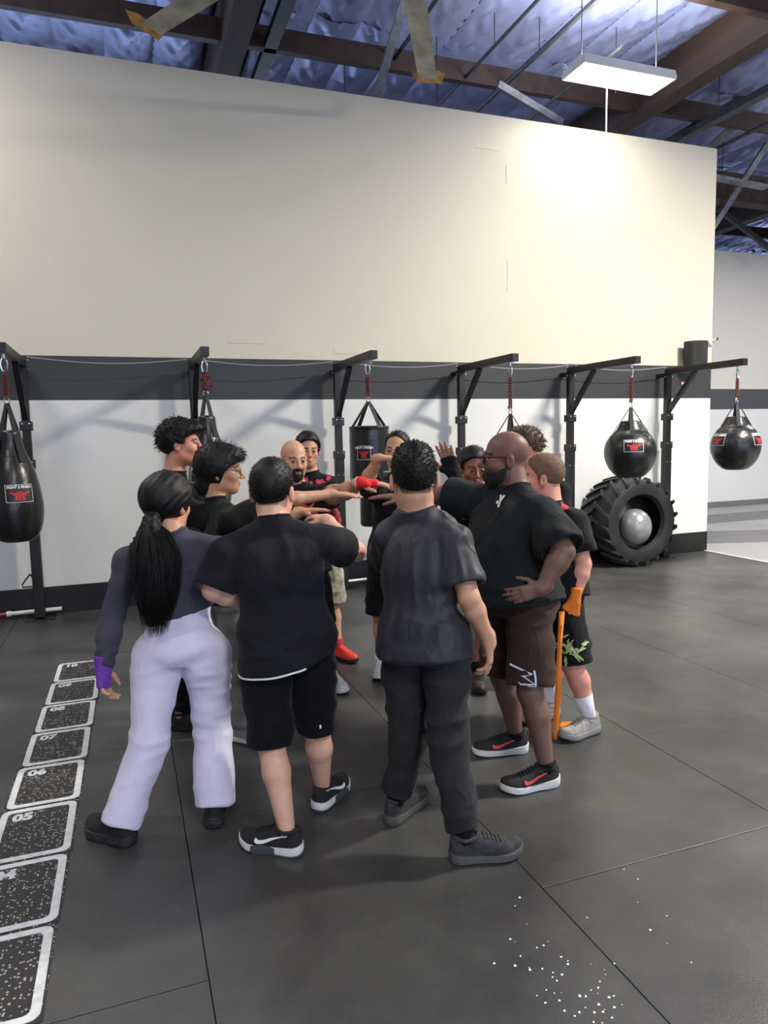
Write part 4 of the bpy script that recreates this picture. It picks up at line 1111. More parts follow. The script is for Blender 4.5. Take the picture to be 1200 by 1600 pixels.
    go = link(bt['name'], np_mesh(bt['name'], V, F, bt['m'], None, root), t); go['label'] = bt['label']; out['bottom'] = (go, V, F)
    # --- top
    tp = sp['top']; G = Shape(); lo_ = tp.get('loose', .016); hem = tp.get('hem', -.16); fl_ = tp.get('flare', .024)
    G.loft(A, B, wP, wS, [(hem, .165*b_+lo_+fl_, .122*b_+lo_+fl_+belly*tp.get('hb', .5), -.006+belly*.45), (.08, .160*b_+lo_+fl_*.7, .120*b_+lo_+fl_*.6+belly*.75, belly*.55), (.35, (.164 if fem else .148)*b_+lo_, .108*b_+lo_+belly*.75, belly*.6), (.62, .155*b_+lo_, .118*b_+lo_+belly*.35, belly*.3),
                             (.84, min(hw, .168*b_)+lo_*.7, .105*b_+lo_*.8, 0), (.97, hw*.80, .082*b_+lo_*.4, -.006), (1.05, hw*.5, .06*b_+lo_*.3, -.008)], k=.02)
    if 'hemL' in J:
        v = J['hemR']-J['hemL']; n_ = nrm(np.cross(v, fP)); n_ = n_ if n_[2] < 0 else -n_
        G.plane(J['hemL'], n_); out['hem'] = (J['hemL'], n_)
    G.cone(nk-up*.025, nk-up*.024, .066*b_, .066*b_, k=.03)
    hollow = []
    for s_ in 'LR':
        sh, el, wr = J['sh'+s_], J['el'+s_], J['wr'+s_]; ua = sp.get('arm', 1.0)*b_
        G.cone(nk-up*.018, sh, .054*b_, .058*b_+lo_*.4, k=.03)
        if tp.get('sleeve', 'short') == 'short':
            fr = tp.get('slen'+s_, tp.get('slen', .72)); e = sh+(el-sh)*fr; rr = .054*ua+lo_+tp.get('sleeve_loose', .010)
            G.cut(sh, e, .060*ua+lo_*.6, rr, k=.03); hollow.append((e, nrm(el-sh), rr-.014))
        else:
            G.cone(sh, el, .060*ua+lo_*.6, .047*ua+lo_*.8, k=.03); G.cut(el, wr+(el-wr)*.02, .047*ua+lo_*.8, .036*sc+.009, k=.02)
    for e, ax, r in hollow: G.cut(e-ax*.03, e+ax*.05, r-.006, r+.004, k=.004, op='s', flat_a=True)
    V, F = extract(G, tp.get('h', .0075)); V = relax(V, F, 2, .5); N = normals(V, F)
    za, zb = A[2], shm[2]
    V = fold(V, N, tp.get('folds', [(.012, (12, 12, 3.4), 3, (za, zb+.2), True), (.011, (4, 4, 15), 4, (za-.6, za+.34), True), (.005, (9, 9, 26), 8, (za-.6, za+.2), True), (.007, (7, 7, 5), 9, None, False)]), hollow+([(nk, up, .06)] if True else []))
    V = relax(V, F, 1, .4)
    so_ = link(tp['name'], np_mesh(tp['name'], V, F, tp['m'], None, root), t); so_['label'] = tp['label']; out['top'] = (so_, V, F)
    # collar rib, where the shirt meets the neck
    na = nb-nk; nl = np.linalg.norm(na); na = na/nl; c1 = nrm(wS-na*(wS@na)); c2 = np.cross(na, c1); pts = []
    lv = np.linspace(.10, -.06, 60); rs = np.linspace(.03, .11, 22); an = 2*PI*np.arange(28)/28
    dr = np.cos(an)[:, None]*c1+np.sin(an)[:, None]*c2
    P3 = (nk+lv[:, None]*na)[None, :, None, :]+dr[:, None, None, :]*rs[None, None, :, None]
    ds = S(P3.reshape(-1, 3)).reshape(28, 60, 22); kk = np.maximum(np.argmax(ds > 0, 2), 1)
    line = np.take_along_axis(P3, kk[:, :, None, None].repeat(3, 3), 2)[:, :, 0]
    g = G(line.reshape(-1, 3)).reshape(28, 60) < .002
    pts = [line[q, int(np.argmax(g[q])) if g[q].any() else 59] for q in range(28)]
    pts = np.array(pts)
    for _ in range(3): pts = .5*pts+.25*np.roll(pts, 1, 0)+.25*np.roll(pts, -1, 0)
    MB().tube([p+.002*nrm(p-nk)-root for p in pts]+[pts[0]+.002*nrm(pts[0]-nk)-root], .0075, 7, cap=False).build('collar', tp.get('collar_m', tp['m']), so_, True)
    # --- socks, shoes
    for s_ in 'LR':
        an, kn = J['an'+s_], J['kn'+s_]
        if 'sock' in sp:
            sk = sp['sock']; e = an+(kn-an)*sk['len']
            MB().tube([an-up*.03-root, an-root, an*.6+e*.4-root, e-root], [.028*sc, .041*sc, .043*sc+.003*bulk, sk.get('r', .052)*b_], 18).build('sock', sk['m'], t, 'all')
        shoe(t, root, J['heel'+s_], J['toe'+s_], sp['shoe'], s_ == 'R')
    if 'hair' in sp: out['hair'] = hair(t, root, ho, M, hs, **sp['hair'])
    for ex in sp.get('extra', []): ex(out)
    return out
def wrap_mesh(name, wr, d, n, m, par, root, right, s=1.0, cuff=.07, label=None, curl=None, fingers=.03, fat=.005):
    """cloth hand wrap: wrist, palm and the first finger joints, offset from the skin"""
    S = Shape(); d = nrm(d); n = nrm(np.asarray(n)-d*np.dot(n, d)); tt = np.cross(d, n)*(1 if right else -1)
    S.cone(wr-d*cuff, wr+d*.012, .033*s+fat, .029*s+fat, k=.02)
    for i, (lat, kd) in enumerate(zip((.028, .0095, -.0095, -.027), (.088, .092, .088, .078))):
        S.cone(wr+(d*.01+tt*lat*.62)*s, wr+(d*kd+tt*lat)*s, .0145*s+fat, .0125*s+fat, k=.016)
    S.cone(wr+(d*.02+tt*.022)*s, wr+(d*.045+tt*.05)*s, .017*s+fat, .015*s+fat, k=.014)
    S.plane(wr+d*(.088+fingers*.5)*s, d); S.plane(wr-d*cuff, -d)
    V, F = extract(S, .0055); N = normals(V, F); V = fold(V, N, [(.0016, (60, 60, 60), 2, None, True)])
    o = link(name, np_mesh(name, V, F, m, None, root), par)
    if label: o['label'] = label
    return o
# joint positions in metres (world): feet stand on the mats
JN = {}
JN['P1'] = dict(head=(0.176, 3.349, 1.411), hd=(0.651, 0.759, 0.000), neck=(0.188, 3.298, 1.281), shL=(-0.008, 3.324, 1.168), shR=(0.396, 3.298, 1.196), elL=(-0.085, 3.304, 0.933), wrL=(-0.135, 3.213, 0.732), elR=(0.563, 3.478, 1.145), wrR=(0.721, 3.644, 1.233), pel=(0.196, 3.249, 0.789), hipL=(0.089, 3.271, 0.728), hipR=(0.309, 3.223, 0.731), knL=(0.034, 3.157, 0.394), anL=(-0.098, 3.079, 0.088), knR=(0.306, 3.195, 0.394), anR=(0.294, 3.089, 0.088), heelL=(-0.056, 3.032, 0.000), toeL=(-0.217, 3.214, 0.000), heelR=(0.275, 3.029, 0.000), toeR=(0.331, 3.209, 0.000), hdL=(-0.004, -0.156, -0.988), hnL=(0.854, -0.520, 0.000), hdR=(0.618, 0.779, 0.105), hnR=(0.034, 0.094, -0.995), pony0=(0.096, 3.242, 1.340), pony1=(0.108, 3.116, 1.216), pony2=(0.105, 3.100, 1.063), pony3=(0.089, 3.129, 0.891), hemL=(-0.009, 3.227, 0.880), hemR=(0.393, 3.198, 0.971))
JN['P2'] = dict(head=(0.615, 3.121, 1.466), hd=(0.566, 0.825, 0.000), neck=(0.600, 3.069, 1.335), shL=(0.397, 3.084, 1.199), shR=(0.818, 3.030, 1.226), elL=(0.328, 3.061, 1.058), wrL=(0.520, 3.170, 0.941), elR=(1.010, 3.167, 1.156), wrR=(0.942, 3.441, 1.284), pel=(0.624, 2.981, 0.834), hipL=(0.522, 2.970, 0.788), hipR=(0.729, 2.958, 0.784), knL=(0.519, 2.894, 0.416), anL=(0.544, 2.739, 0.088), knR=(0.737, 2.959, 0.423), anR=(0.775, 3.040, 0.088), heelL=(0.593, 2.699, 0.000), toeL=(0.418, 2.839, 0.000), heelR=(0.731, 2.996, 0.000), toeR=(0.894, 3.157, 0.000), hdL=(0.993, 0.069, 0.101), hnL=(0.098, 0.270, -0.958), hdR=(-0.289, 0.952, 0.100), hnR=(0.034, 0.094, -0.995), hemL=(0.409, 2.926, 0.699), hemR=(0.818, 2.894, 0.789))
JN['P3'] = dict(head=(1.153, 2.792, 1.515), hd=(0.226, 0.974, 0.000), neck=(1.156, 2.777, 1.401), shL=(1.080, 2.875, 1.262), shR=(1.262, 2.638, 1.268), elL=(1.144, 3.132, 1.095), wrL=(1.269, 3.320, 1.267), elR=(1.275, 2.522, 1.040), wrR=(1.368, 2.530, 0.847), pel=(1.157, 2.701, 0.855), hipL=(1.083, 2.763, 0.789), hipR=(1.222, 2.619, 0.816), knL=(1.098, 2.755, 0.428), anL=(1.043, 2.799, 0.088), knR=(1.193, 2.559, 0.432), anR=(1.194, 2.416, 0.088), heelL=(0.992, 2.763, 0.000), toeL=(1.226, 2.928, 0.000), heelR=(1.132, 2.429, 0.000), toeR=(1.392, 2.375, -0.000), hdL=(0.436, 0.894, 0.104), hnL=(0.034, 0.094, -0.995), hdR=(0.081, 0.076, -0.994), hnR=(-0.854, 0.520, 0.000))
JN['P4'] = dict(head=(1.856, 3.248, 1.569), hd=(-0.907, 0.420, 0.021), neck=(1.889, 3.196, 1.405), shL=(1.924, 2.999, 1.289), shR=(1.780, 3.442, 1.338), elL=(1.928, 2.830, 1.135), wrL=(1.811, 2.832, 0.967), elR=(1.653, 3.640, 1.358), wrR=(1.493, 3.804, 1.347), pel=(1.855, 3.127, 0.875), hipL=(1.859, 3.010, 0.804), hipR=(1.836, 3.226, 0.751), knL=(1.795, 2.908, 0.441), anL=(1.827, 2.811, 0.088), knR=(1.825, 3.231, 0.409), anR=(1.881, 3.186, 0.088), heelL=(1.890, 2.805, 0.000), toeL=(1.624, 2.828, 0.000), heelR=(1.943, 3.171, 0.000), toeR=(1.660, 3.240, 0.000), hdL=(-0.931, 0.283, -0.230), hnL=(0.291, 0.951, -0.105), hdR=(-0.899, 0.438, 0.021), hnR=(0.034, 0.094, -0.995), logo=(1.634, 3.058, 1.354), slogo=(1.729, 2.928, 0.519))
JN['P5'] = dict(head=(2.266, 3.534, 1.439), hd=(-0.759, 0.651, 0.000), neck=(2.288, 3.487, 1.286), shL=(2.335, 3.342, 1.195), shR=(2.286, 3.690, 1.184), elL=(2.354, 3.265, 0.966), wrL=(2.279, 3.239, 0.777), elR=(2.234, 3.826, 1.085), wrR=(2.123, 3.934, 1.209), pel=(2.279, 3.443, 0.824), hipL=(2.280, 3.349, 0.752), hipR=(2.262, 3.524, 0.731), knL=(2.293, 3.281, 0.408), anL=(2.386, 3.235, 0.088), knR=(2.325, 3.511, 0.405), anR=(2.307, 3.513, 0.088), heelL=(2.449, 3.245, 0.000), toeL=(2.209, 3.207, 0.000), heelR=(2.369, 3.521, 0.000), toeR=(2.181, 3.497, 0.000), hdL=(-0.112, 0.041, -0.993), hnL=(0.151, 0.989, 0.000), hdR=(-0.891, 0.441, 0.110), hnR=(0.034, 0.094, -0.995), logo=(2.288, 3.348, 1.291), slogo=(2.221, 3.230, 0.516), tail0=(2.184, 3.215, 0.732), tail1=(2.155, 3.193, 0.545), tail2=(2.146, 3.190, 0.297), tail3=(2.156, 3.228, 0.008), tail4=(2.270, 3.322, 0.075), tail5=(2.322, 3.256, 0.126))
JN['P6'] = dict(head=(2.612, 4.282, 1.593), hd=(-0.899, 0.439, 0.000), neck=(2.660, 4.243, 1.407), shL=(2.734, 4.075, 1.300), shR=(2.608, 4.411, 1.311), elL=(2.685, 4.000, 1.051), wrL=(2.541, 3.960, 0.896), elR=(2.428, 4.405, 1.148), wrR=(2.281, 4.411, 1.200), pel=(2.660, 4.168, 0.886), hipL=(2.682, 4.100, 0.829), hipR=(2.631, 4.245, 0.807), knL=(2.632, 4.039, 0.435), anL=(2.536, 3.902, 0.088), knR=(2.564, 4.158, 0.421), anR=(2.448, 4.001, 0.088), heelL=(2.599, 3.893, 0.000), toeL=(2.412, 3.922, 0.000), heelR=(2.509, 3.984, 0.000), toeR=(2.341, 4.031, 0.000), hdL=(-0.972, 0.236, 0.000), hnL=(0.034, 0.094, -0.995), hdR=(-0.966, 0.235, 0.110), hnR=(0.034, 0.094, -0.995))
JN['P7'] = dict(head=(2.172, 4.215, 1.479), hd=(-0.217, -0.951, -0.222), neck=(2.202, 4.238, 1.314), shR=(2.069, 4.278, 1.240), shL=(2.334, 4.180, 1.226), elR=(1.988, 4.020, 1.250), wrR=(1.924, 4.002, 1.455), elL=(2.376, 4.137, 0.982), wrL=(2.263, 3.998, 0.811), pel=(2.177, 4.181, 0.824), hipR=(2.100, 4.200, 0.753), hipL=(2.241, 4.149, 0.750), knR=(2.114, 4.149, 0.413), anR=(2.168, 4.172, 0.088), knL=(2.281, 4.124, 0.406), anL=(2.366, 4.170, 0.088), heelR=(2.192, 4.231, 0.000), toeR=(2.074, 3.944, 0.000), heelL=(2.394, 4.227, -0.000), toeL=(2.257, 3.952, 0.000), hdR=(-0.310, 0.113, 0.944), hnR=(0.434, 0.901, 0.000), hdL=(-0.187, -0.236, -0.953), hnL=(-0.940, 0.342, 0.000), logo=(2.043, 4.067, 1.177))
JN['P8'] = dict(head=(1.814, 4.679, 1.593), hd=(-0.609, -0.793, -0.020), neck=(1.835, 4.705, 1.419), shR=(1.681, 4.716, 1.307), shL=(1.962, 4.614, 1.310), elR=(1.524, 4.527, 1.396), wrR=(1.563, 4.370, 1.553), elL=(1.999, 4.549, 1.045), wrL=(1.845, 4.384, 0.987), pel=(1.787, 4.645, 0.886), hipR=(1.699, 4.647, 0.810), hipL=(1.852, 4.590, 0.807), knR=(1.654, 4.630, 0.441), anR=(1.660, 4.689, 0.088), knL=(1.844, 4.536, 0.441), anL=(1.871, 4.565, 0.088), heelR=(1.686, 4.746, 0.000), toeR=(1.573, 4.501, 0.000), heelL=(1.893, 4.624, 0.000), toeL=(1.799, 4.374, 0.000), hdR=(0.829, -0.560, 0.019), hnR=(0.067, 0.184, -0.981), hdL=(-0.998, -0.069, 0.000), hnL=(0.034, 0.094, -0.995), logo=(1.707, 4.595, 1.451))
JN['P9'] = dict(head=(1.068, 4.678, 1.549), hd=(0.087, -0.993, -0.080), neck=(1.081, 4.706, 1.371), shR=(0.913, 4.806, 1.241), shL=(1.219, 4.594, 1.294), elL=(1.324, 4.348, 1.348), wrL=(1.362, 4.159, 1.411), elR=(0.832, 4.703, 1.017), wrR=(0.909, 4.409, 1.030), pel=(1.066, 4.661, 0.865), hipR=(0.981, 4.684, 0.794), hipL=(1.139, 4.605, 0.794), knR=(0.971, 4.617, 0.436), anR=(0.980, 4.638, 0.088), knL=(1.173, 4.541, 0.433), anL=(1.250, 4.557, 0.088), heelR=(0.986, 4.701, -0.000), toeR=(0.959, 4.426, 0.000), heelL=(1.238, 4.619, 0.000), toeL=(1.283, 4.386, 0.000), hdL=(0.875, -0.484, -0.021), hnL=(0.034, 0.094, -0.995), hdR=(0.716, -0.691, 0.101), hnR=(0.034, 0.094, -0.995), logo=(1.110, 4.519, 1.225), logo2=(1.038, 4.523, 1.220))
JN['P10'] = dict(head=(1.319, 5.288, 1.599), hd=(-0.094, -0.994, -0.050), neck=(1.340, 5.314, 1.421), shR=(1.209, 5.350, 1.327), shL=(1.459, 5.260, 1.331), elL=(1.512, 5.261, 1.045), wrL=(1.439, 5.038, 1.107), elR=(1.157, 5.339, 1.059), wrR=(1.201, 5.106, 1.033), pel=(1.354, 5.227, 0.886), hipR=(1.272, 5.249, 0.814), hipL=(1.419, 5.174, 0.815), knR=(1.276, 5.181, 0.446), anR=(1.293, 5.205, 0.088), knL=(1.417, 5.113, 0.445), anL=(1.462, 5.132, 0.088), heelR=(1.296, 5.268, 0.000), toeR=(1.280, 4.941, 0.000), heelL=(1.434, 5.188, 0.000), toeL=(1.542, 4.970, 0.000), hdL=(-0.196, -0.247, 0.949), hnL=(-0.940, 0.342, 0.000), hdR=(0.683, -0.722, 0.111), hnR=(0.034, 0.094, -0.995), logo=(1.329, 5.148, 1.348))
JN['P11'] = dict(head=(0.332, 4.479, 1.678), hd=(0.989, -0.145, -0.020), neck=(0.283, 4.498, 1.505), shR=(0.261, 4.293, 1.320), shL=(0.342, 4.674, 1.357), elR=(0.505, 4.108, 1.230), wrR=(0.752, 4.080, 1.207), elL=(0.497, 4.574, 1.161), wrL=(0.746, 4.485, 1.175), pel=(0.232, 4.411, 0.927), hipR=(0.234, 4.318, 0.868), hipL=(0.242, 4.505, 0.846), knR=(0.282, 4.258, 0.471), anR=(0.231, 4.219, 0.088), knL=(0.279, 4.499, 0.457), anL=(0.224, 4.468, 0.088), heelR=(0.176, 4.249, 0.000), toeR=(0.340, 4.159, 0.000), heelL=(0.168, 4.496, 0.000), toeL=(0.339, 4.412, 0.000), hdR=(0.951, -0.292, 0.101), hnR=(0.034, 0.094, -0.995), hdL=(0.968, -0.245, 0.051), hnL=(0.034, 0.094, -0.995))
JN['P12'] = dict(head=(0.510, 4.075, 1.521), hd=(0.992, -0.123, -0.020), neck=(0.477, 4.069, 1.364), shR=(0.527, 3.846, 1.257), shL=(0.540, 4.205, 1.252), elR=(0.810, 3.883, 1.354), wrR=(1.116, 3.945, 1.370), elL=(0.791, 4.197, 1.145), wrL=(0.989, 4.191, 1.250), pel=(0.514, 3.980, 0.855), hipR=(0.519, 3.886, 0.804), hipL=(0.516, 4.076, 0.775), knR=(0.558, 3.875, 0.437), anR=(0.527, 3.922, 0.088), knL=(0.535, 4.061, 0.422), anL=(0.489, 4.103, 0.088), heelR=(0.481, 3.965, 0.000), toeR=(0.622, 3.832, 0.000), heelL=(0.428, 4.122, -0.000), toeL=(0.600, 4.069, 0.000), hdR=(0.954, -0.294, -0.060), hnR=(0.034, 0.094, -0.995), hdL=(0.986, -0.129, 0.108), hnL=(0.034, 0.094, -0.995))
# ------------------------------------------------------------------ looks
SK = dict(tan=srgb(196, 148, 120), fair=srgb(214, 166, 142), pink=srgb(214, 150, 130), dark=srgb(112, 82, 70), brown=srgb(140, 98, 80), olive=srgb(186, 140, 110))
HAIRM = mat('black_hair', srgb(11, 10, 10), .5, var=.3, vscale=60, bump=.15, bscale=500, spec=.35)
BROWNH = mat('brown_hair', srgb(92, 68, 50), .5, var=.35, vscale=40, bump=.4, bscale=120)
BUZZ = mat('buzzed_brown_hair', srgb(112, 84, 62), .65, var=.2, vscale=80, bump=.4, bscale=300)
tee = lambda n, c, **k: cloth(n, c, **k)
BLK = cloth('black_cotton', srgb(18, 18, 20)); BLK2 = cloth('black_shorts', srgb(13, 13, 17))
WSH = dict(upper=mat('white_mesh_shoe', srgb(226, 226, 224), .6, bump=.3, bscale=200), solem=mat('white_sole', srgb(232, 232, 230), .5), L=.27)
BSOLE = mat('black_sole', srgb(28, 28, 29), .6, bump=.3, bscale=120)
BUP = mat('black_knit_shoe', srgb(26, 26, 28), .7, bump=.4, bscale=260)
WSOLE = mat('white_foam_sole', srgb(222, 222, 220), .5)
RSW = mat('coral_red', srgb(226, 74, 76), .5)

def strands(mb, pts, n, w, rad, seed, root, side, fwd):
    rnd = np.random.RandomState(seed); P = np.array(pts)
    T = np.linspace(0, 1, len(P))
    for k in range(n):
        a, b = float(np.clip(rnd.normal(0, .42), -.82, .82)), rnd.uniform(-.5, .7); end = rnd.uniform(.70, 1.06); q = []; wav = rnd.uniform(0, 6.28)
        for u in np.linspace(0, end, 8):
            c = np.array([np.interp(u, T, P[:, i]) for i in range(3)])+(P[-1]-P[-2])*max(0, u-1)*3
            ww = np.interp(u, [0, .12, .4, .75, 1.0], [.25, .7, 1.0, .80, .48])*w
            q.append(c+side*(a*ww+.004*math.sin(6*u+wav))+fwd*b*ww*.35-root)
        mb.tube(q, [rad, rad, rad, rad, rad, rad*.9, rad*.7, rad*.3], 3, cap=False)

# P1 woman ------------------------------------------------------
def pony(o):
    J, root = o['J'], o['root']; side = o['wS']; back = -o['fS']
    pts = [J['pony0'], J['pony1'], J['pony2'], J['pony3']]; hm = HAIRM
    S = Shape(); c0 = o['ho']+(-.075*o['M'][1]-.03*o['M'][2])*o['hs']
    S.cone(c0, pts[0], .042, .026, k=.03)
    S.loft(pts[0], pts[3], side, side, [(-.06, .020, .018, 0), (.05, .045, .03, 0), (.2, .085, .034, 0), (.42, .094, .030, 0), (.65, .082, .024, 0), (.82, .058, .016, 0), (.95, .034, .008, 0)], k=.02)
    V, F = extract(S, .0065); N = normals(V, F)
    V = fold(V, N, [(.007, (75, 75, 5), 2, None, True), (.005, (130, 130, 9), 3, None, True)])
    ho = link('ponytail', np_mesh('ponytail', V, F, hm, None, root), o['t']); ho['label'] = 'long straight black ponytail'
    mb = MB(); strands(mb, pts, 500, .125, .0015, 5, root, side, back); mb.build('ponytail_strands', hm, ho, 'all')['kind'] = 'stuff'
    ax = nrm(pts[1]-pts[0]); u = nrm(np.cross(ax, side)); v = np.cross(ax, u)
    MB().tube([pts[0]+(u*math.cos(a)+v*math.sin(a))*.028-root for a in np.linspace(0, 2*PI, 17)], .007, 7, cap=False).build('hair_tie', mat('hair_tie_grey', srgb(70, 62, 62), .8), o['t'], True)
def wrap_l(name, m, label, side='L', **k):
    def f(o):
        J = o['J']; wrap_mesh(name, J['wr'+side], J['hd'+side], J['hn'+side], m, o['t'], o['root'], side == 'R', o['sc']*o['hand_s'], label=label, **k)
    return f
PURP = cloth('purple_wrap', srgb(112, 62, 158), bump=.22, bscale=260)
pants1 = cloth('lavender_fleece', srgb(214, 209, 232), .95, .15, .04, .15, 420)
SPEC = {}
HL_FADE2 = ([-.12, -.06, -.035, -.02, .012, .05, .075, .10], [-.055, -.045, -.01, .012, .02, .055, .078, .085])
HL_NAPE = ([-.12, -.06, -.035, -.02, .012, .018, .05, .075, .10], [-.085, -.075, -.03, .004, -.004, .02, .052, .078, .085])
SPEC['P1'] = dict(H=1.58, label='person with long black ponytail in grey long sleeves and pale lavender sweatpants', skin=SK['tan'], fem=True, sock=dict(len=.2, m=BLK2, r=.045), bulk=.98, hs=1.08, h=.006, eyes=False,
    top=dict(name='shirt', label='dark grey fitted long sleeve crop top', m=cloth('slate_jersey', srgb(66, 65, 77), .8), sleeve='long', hem=.0, loose=.010, flare=.002,
             folds=[(.006, (8, 8, 18), 3, None, True), (.009, (18, 18, 34), 4, (.55, .98), True), (.004, (6, 6, 5), 9, None, False)]),
    bottom=dict(name='sweatpants', label='pale lavender wide leg sweatpants', kind='pants', m=pants1, wide=1.12, loose=.016, cuff=.082, hem=-.02, seat=1.5, thigh=.106, knee=.062, rise=.44,
                folds=[(.007, (6, 6, 20), 3, (.2, 1.0), True), (.007, (5, 5, 4), 9, None, False), (.007, (7, 7, 13), 5, (-.3, .5), True)]),
    shoe=dict(upper=BUP, solem=mat('charcoal_lug_sole', srgb(44, 44, 46), .5, bump=.5, bscale=60), sole=.042, lump=.05, L=.27, wide=1.12, heel_up=.2),
    hair=dict(hl=HL_LONG, thick=(.029, .024, .022), m=HAIRM, na=.0012, n_str=1700, length=.04, mode='to', seed=3, target=(-.02, -.14, -.085)),
    handL=dict(curl=(.45, .6, .5)), extra=[pony, wrap_l('hand_wrap', PURP, 'purple hand wrap', 'L', cuff=.05)])

# P2 ------------------------------------------------------------
def hem_line(o):
    J, root = o['J'], o['root']; tr = bvh_of(*o['top'][1:]); pts = []
    A = J['pel']; h0, n_ = o['hem']
    for k in range(19):
        a = -1.35+1.55*k/18; d = -o['fP']*math.cos(a)+o['wS']*math.sin(a); p = A+d*.2
        z = h0[2]-((p-h0)[0]*n_[0]+(p-h0)[1]*n_[1])/n_[2]
        hit = tr.ray_cast(Vector(V3(A[0], A[1], z+.012)+d*.6), Vector(-d), 1.0)
        p = np.array(hit[0]) if hit[0] is not None else p
        p[2] = z; pts.append(p+d*.002-root)
    MB().tube(pts, .0045, 6).build('hem_piping', WHITE, o['top'][0], True)
def tag_mark(o):
    tr = bvh_of(*o['bottom'][1:]); J = o['J']; c = J['knR']*.9+J['hipR']*.1-o['fP']*.1
    decal('brand_mark', dense(poly2d([(-.004, -.009), (.004, -.006), (.003, .009), (-.005, .008)]), 1), tr, c, -o['fP']+o['wS']*.1, (0, 0, 1), WHITE, o['bottom'][0], o['root'])
SPEC['P2'] = dict(H=1.66, label='person with cropped black hair in black tee and black knee shorts seen from behind', skin=SK['fair'], bulk=1.12, hs=1.13, h=.006, eyes=False, leg=.95,
    scalp=srgb(60, 48, 42), scalp_hl=HL_SHORT,
    top=dict(name='tee_shirt', label='black short sleeve tee', m=cloth('ink_tee', srgb(25, 26, 31)), hem=-.42, loose=.018, slen=.95, slenR=.60, sleeve_loose=.014),
    bottom=dict(name='shorts', label='black knee length shorts', kind='shorts', m=BLK2, len=1.05, wide=.92, loose=.014, thigh=.088),
    shoe=dict(upper=BUP, solem=WSOLE, guard=mat('green_grey_rubber', srgb(70, 80, 82), .5), outsole=mat('green_grey_rubber', srgb(70, 80, 82), .5), swoosh=mat('white_mark', srgb(236, 236, 236), .5), sole=.034, L=.285),
    hair=dict(hl=HL_NAPE, thick=(.007, .010, .014), m=HAIRM, n_str=2600, length=.009, mode='wave', rad=.0014, seed=5),
    extra=[hem_line, tag_mark])

# P3 ------------------------------------------------------------
SPEC['P3'] = dict(H=1.68, label='person in slate tee and charcoal sweatpants with right arm hanging, seen from behind', skin=SK['tan'], bulk=1.04, hs=1.15, h=.006, eyes=False, neckw=1.15, fat=.006,
    scalp=srgb(70, 52, 44), scalp_hl=HL_SHORT,
    top=dict(name='tee_shirt', label='dark slate satin short sleeve tee', m=cloth('slate_satin', srgb(42, 43, 50), .55, .05, spec=.35), hem=-.19, loose=.018, slen=.80, sleeve_loose=.014,
             folds=[(.010, (24, 24, 2.2), 3, (.8, 1.7), True), (.008, (12, 12, 3), 2, (.8, 1.7), True), (.011, (4, 4, 16), 4, (.4, 1.15), True), (.006, (7, 7, 5), 9, None, False)]),
    bottom=dict(name='sweatpants', label='charcoal jogger sweatpants', kind='pants', m=cloth('charcoal_fleece', srgb(40, 40, 43)), wide=1.10, loose=.016, cuff=.058, hem=.10),
    sock=dict(len=.30, m=BLK2, r=.05),
    shoe=dict(upper=mat('grey_black_knit', srgb(50, 51, 54), .75, var=.4, vscale=30, bump=.5, bscale=200), solem=mat('worn_grey_sole', srgb(84, 84, 84), .6, bump=.4, bscale=70), sole=.034, lump=.02, L=.30),
    hair=dict(hl=HL_FADE2, thick=(.004, .010, .016), m=HAIRM, n_str=2400, length=.015, mode='wave', rad=.0018, na=.0018, seed=7, puff=[((0, -.002, .078), (.064, .085, .056))]),
    handR=dict(curl=(.35, .5, .35), curls=[(.15, .25, .2), (.45, .55, .4), (.5, .6, .4), (.55, .6, .4)]))

# P4 ------------------------------------------------------------
def glasses(scale=1.0, m=None):
    def f(o):
        M, ho, hs, root = o['M'], o['ho'], o['hs'], o['root']; m_ = m or mat('black_frame', srgb(24, 22, 22), .3)
        L2 = lambda x, y, z: ho+(x*M[0]+y*M[1]+z*M[2])*hs-root
        g = None
        for sx in (-1, 1):
            pts = [L2(sx*.033+.024*math.cos(a), .099-.018*((.033+sx*.024*math.cos(a))-.033)**1*0, -.003+.018*math.sin(a)) for a in np.linspace(0, 2*PI, 17)]
            ob = MB().tube(pts, .0024, 6, cap=False)
            if g is None: g = ob.build('glasses', m_, o['t'], True)
            else: ob.build('rim', m_, g, True)
            MB().tube([L2(sx*.057, .097, .004), L2(sx*.078, .07, .006), L2(sx*.084, .0, .006), L2(sx*.083, -.015, -.004)], .0028, 6).build('temple', m_, g, True)
        MB().tube([L2(-.010, .102, .002), L2(0, .106, .004), L2(.010, .102, .002)], .0022, 6).build('bridge', m_, g, True)
    return f
def beard(hl, m, thick=.006, seed=2, n_str=500):
    """region: function of local head coords -> distance, negative where beard grows"""
    def f(o):
        M, ho, hs, root = o['M'], o['ho'], o['hs'], o['root']; hf = head_fn(ho, M, hs, 0, 1.0, False)
        def g(p):
            q = ((p-ho)@M.T)/hs; d = hf(p)-thick*hs
            return smax(d, hl(q)*hs, .008)-.0025*vnoise(q*80, seed)
        S = Shape(); S.fn(g, ho, .16); V, F = extract(S, .005)
        b = link('beard', np_mesh('beard', V, F, m, None, root), o['t'])
        rnd = np.random.RandomState(seed); N = normals(V, F); mb = MB()
        for i in rnd.randint(0, len(V), n_str):
            v = nrm(N[i]*.4-M[2]*.7+rnd.normal(0, .3, 3)); mb.tube([V[i]-root, V[i]+v*.010-root], [.0011, .0004], 3, cap=False)
        mb.build('beard_strands', m, b, 'all')['kind'] = 'stuff'
    return f
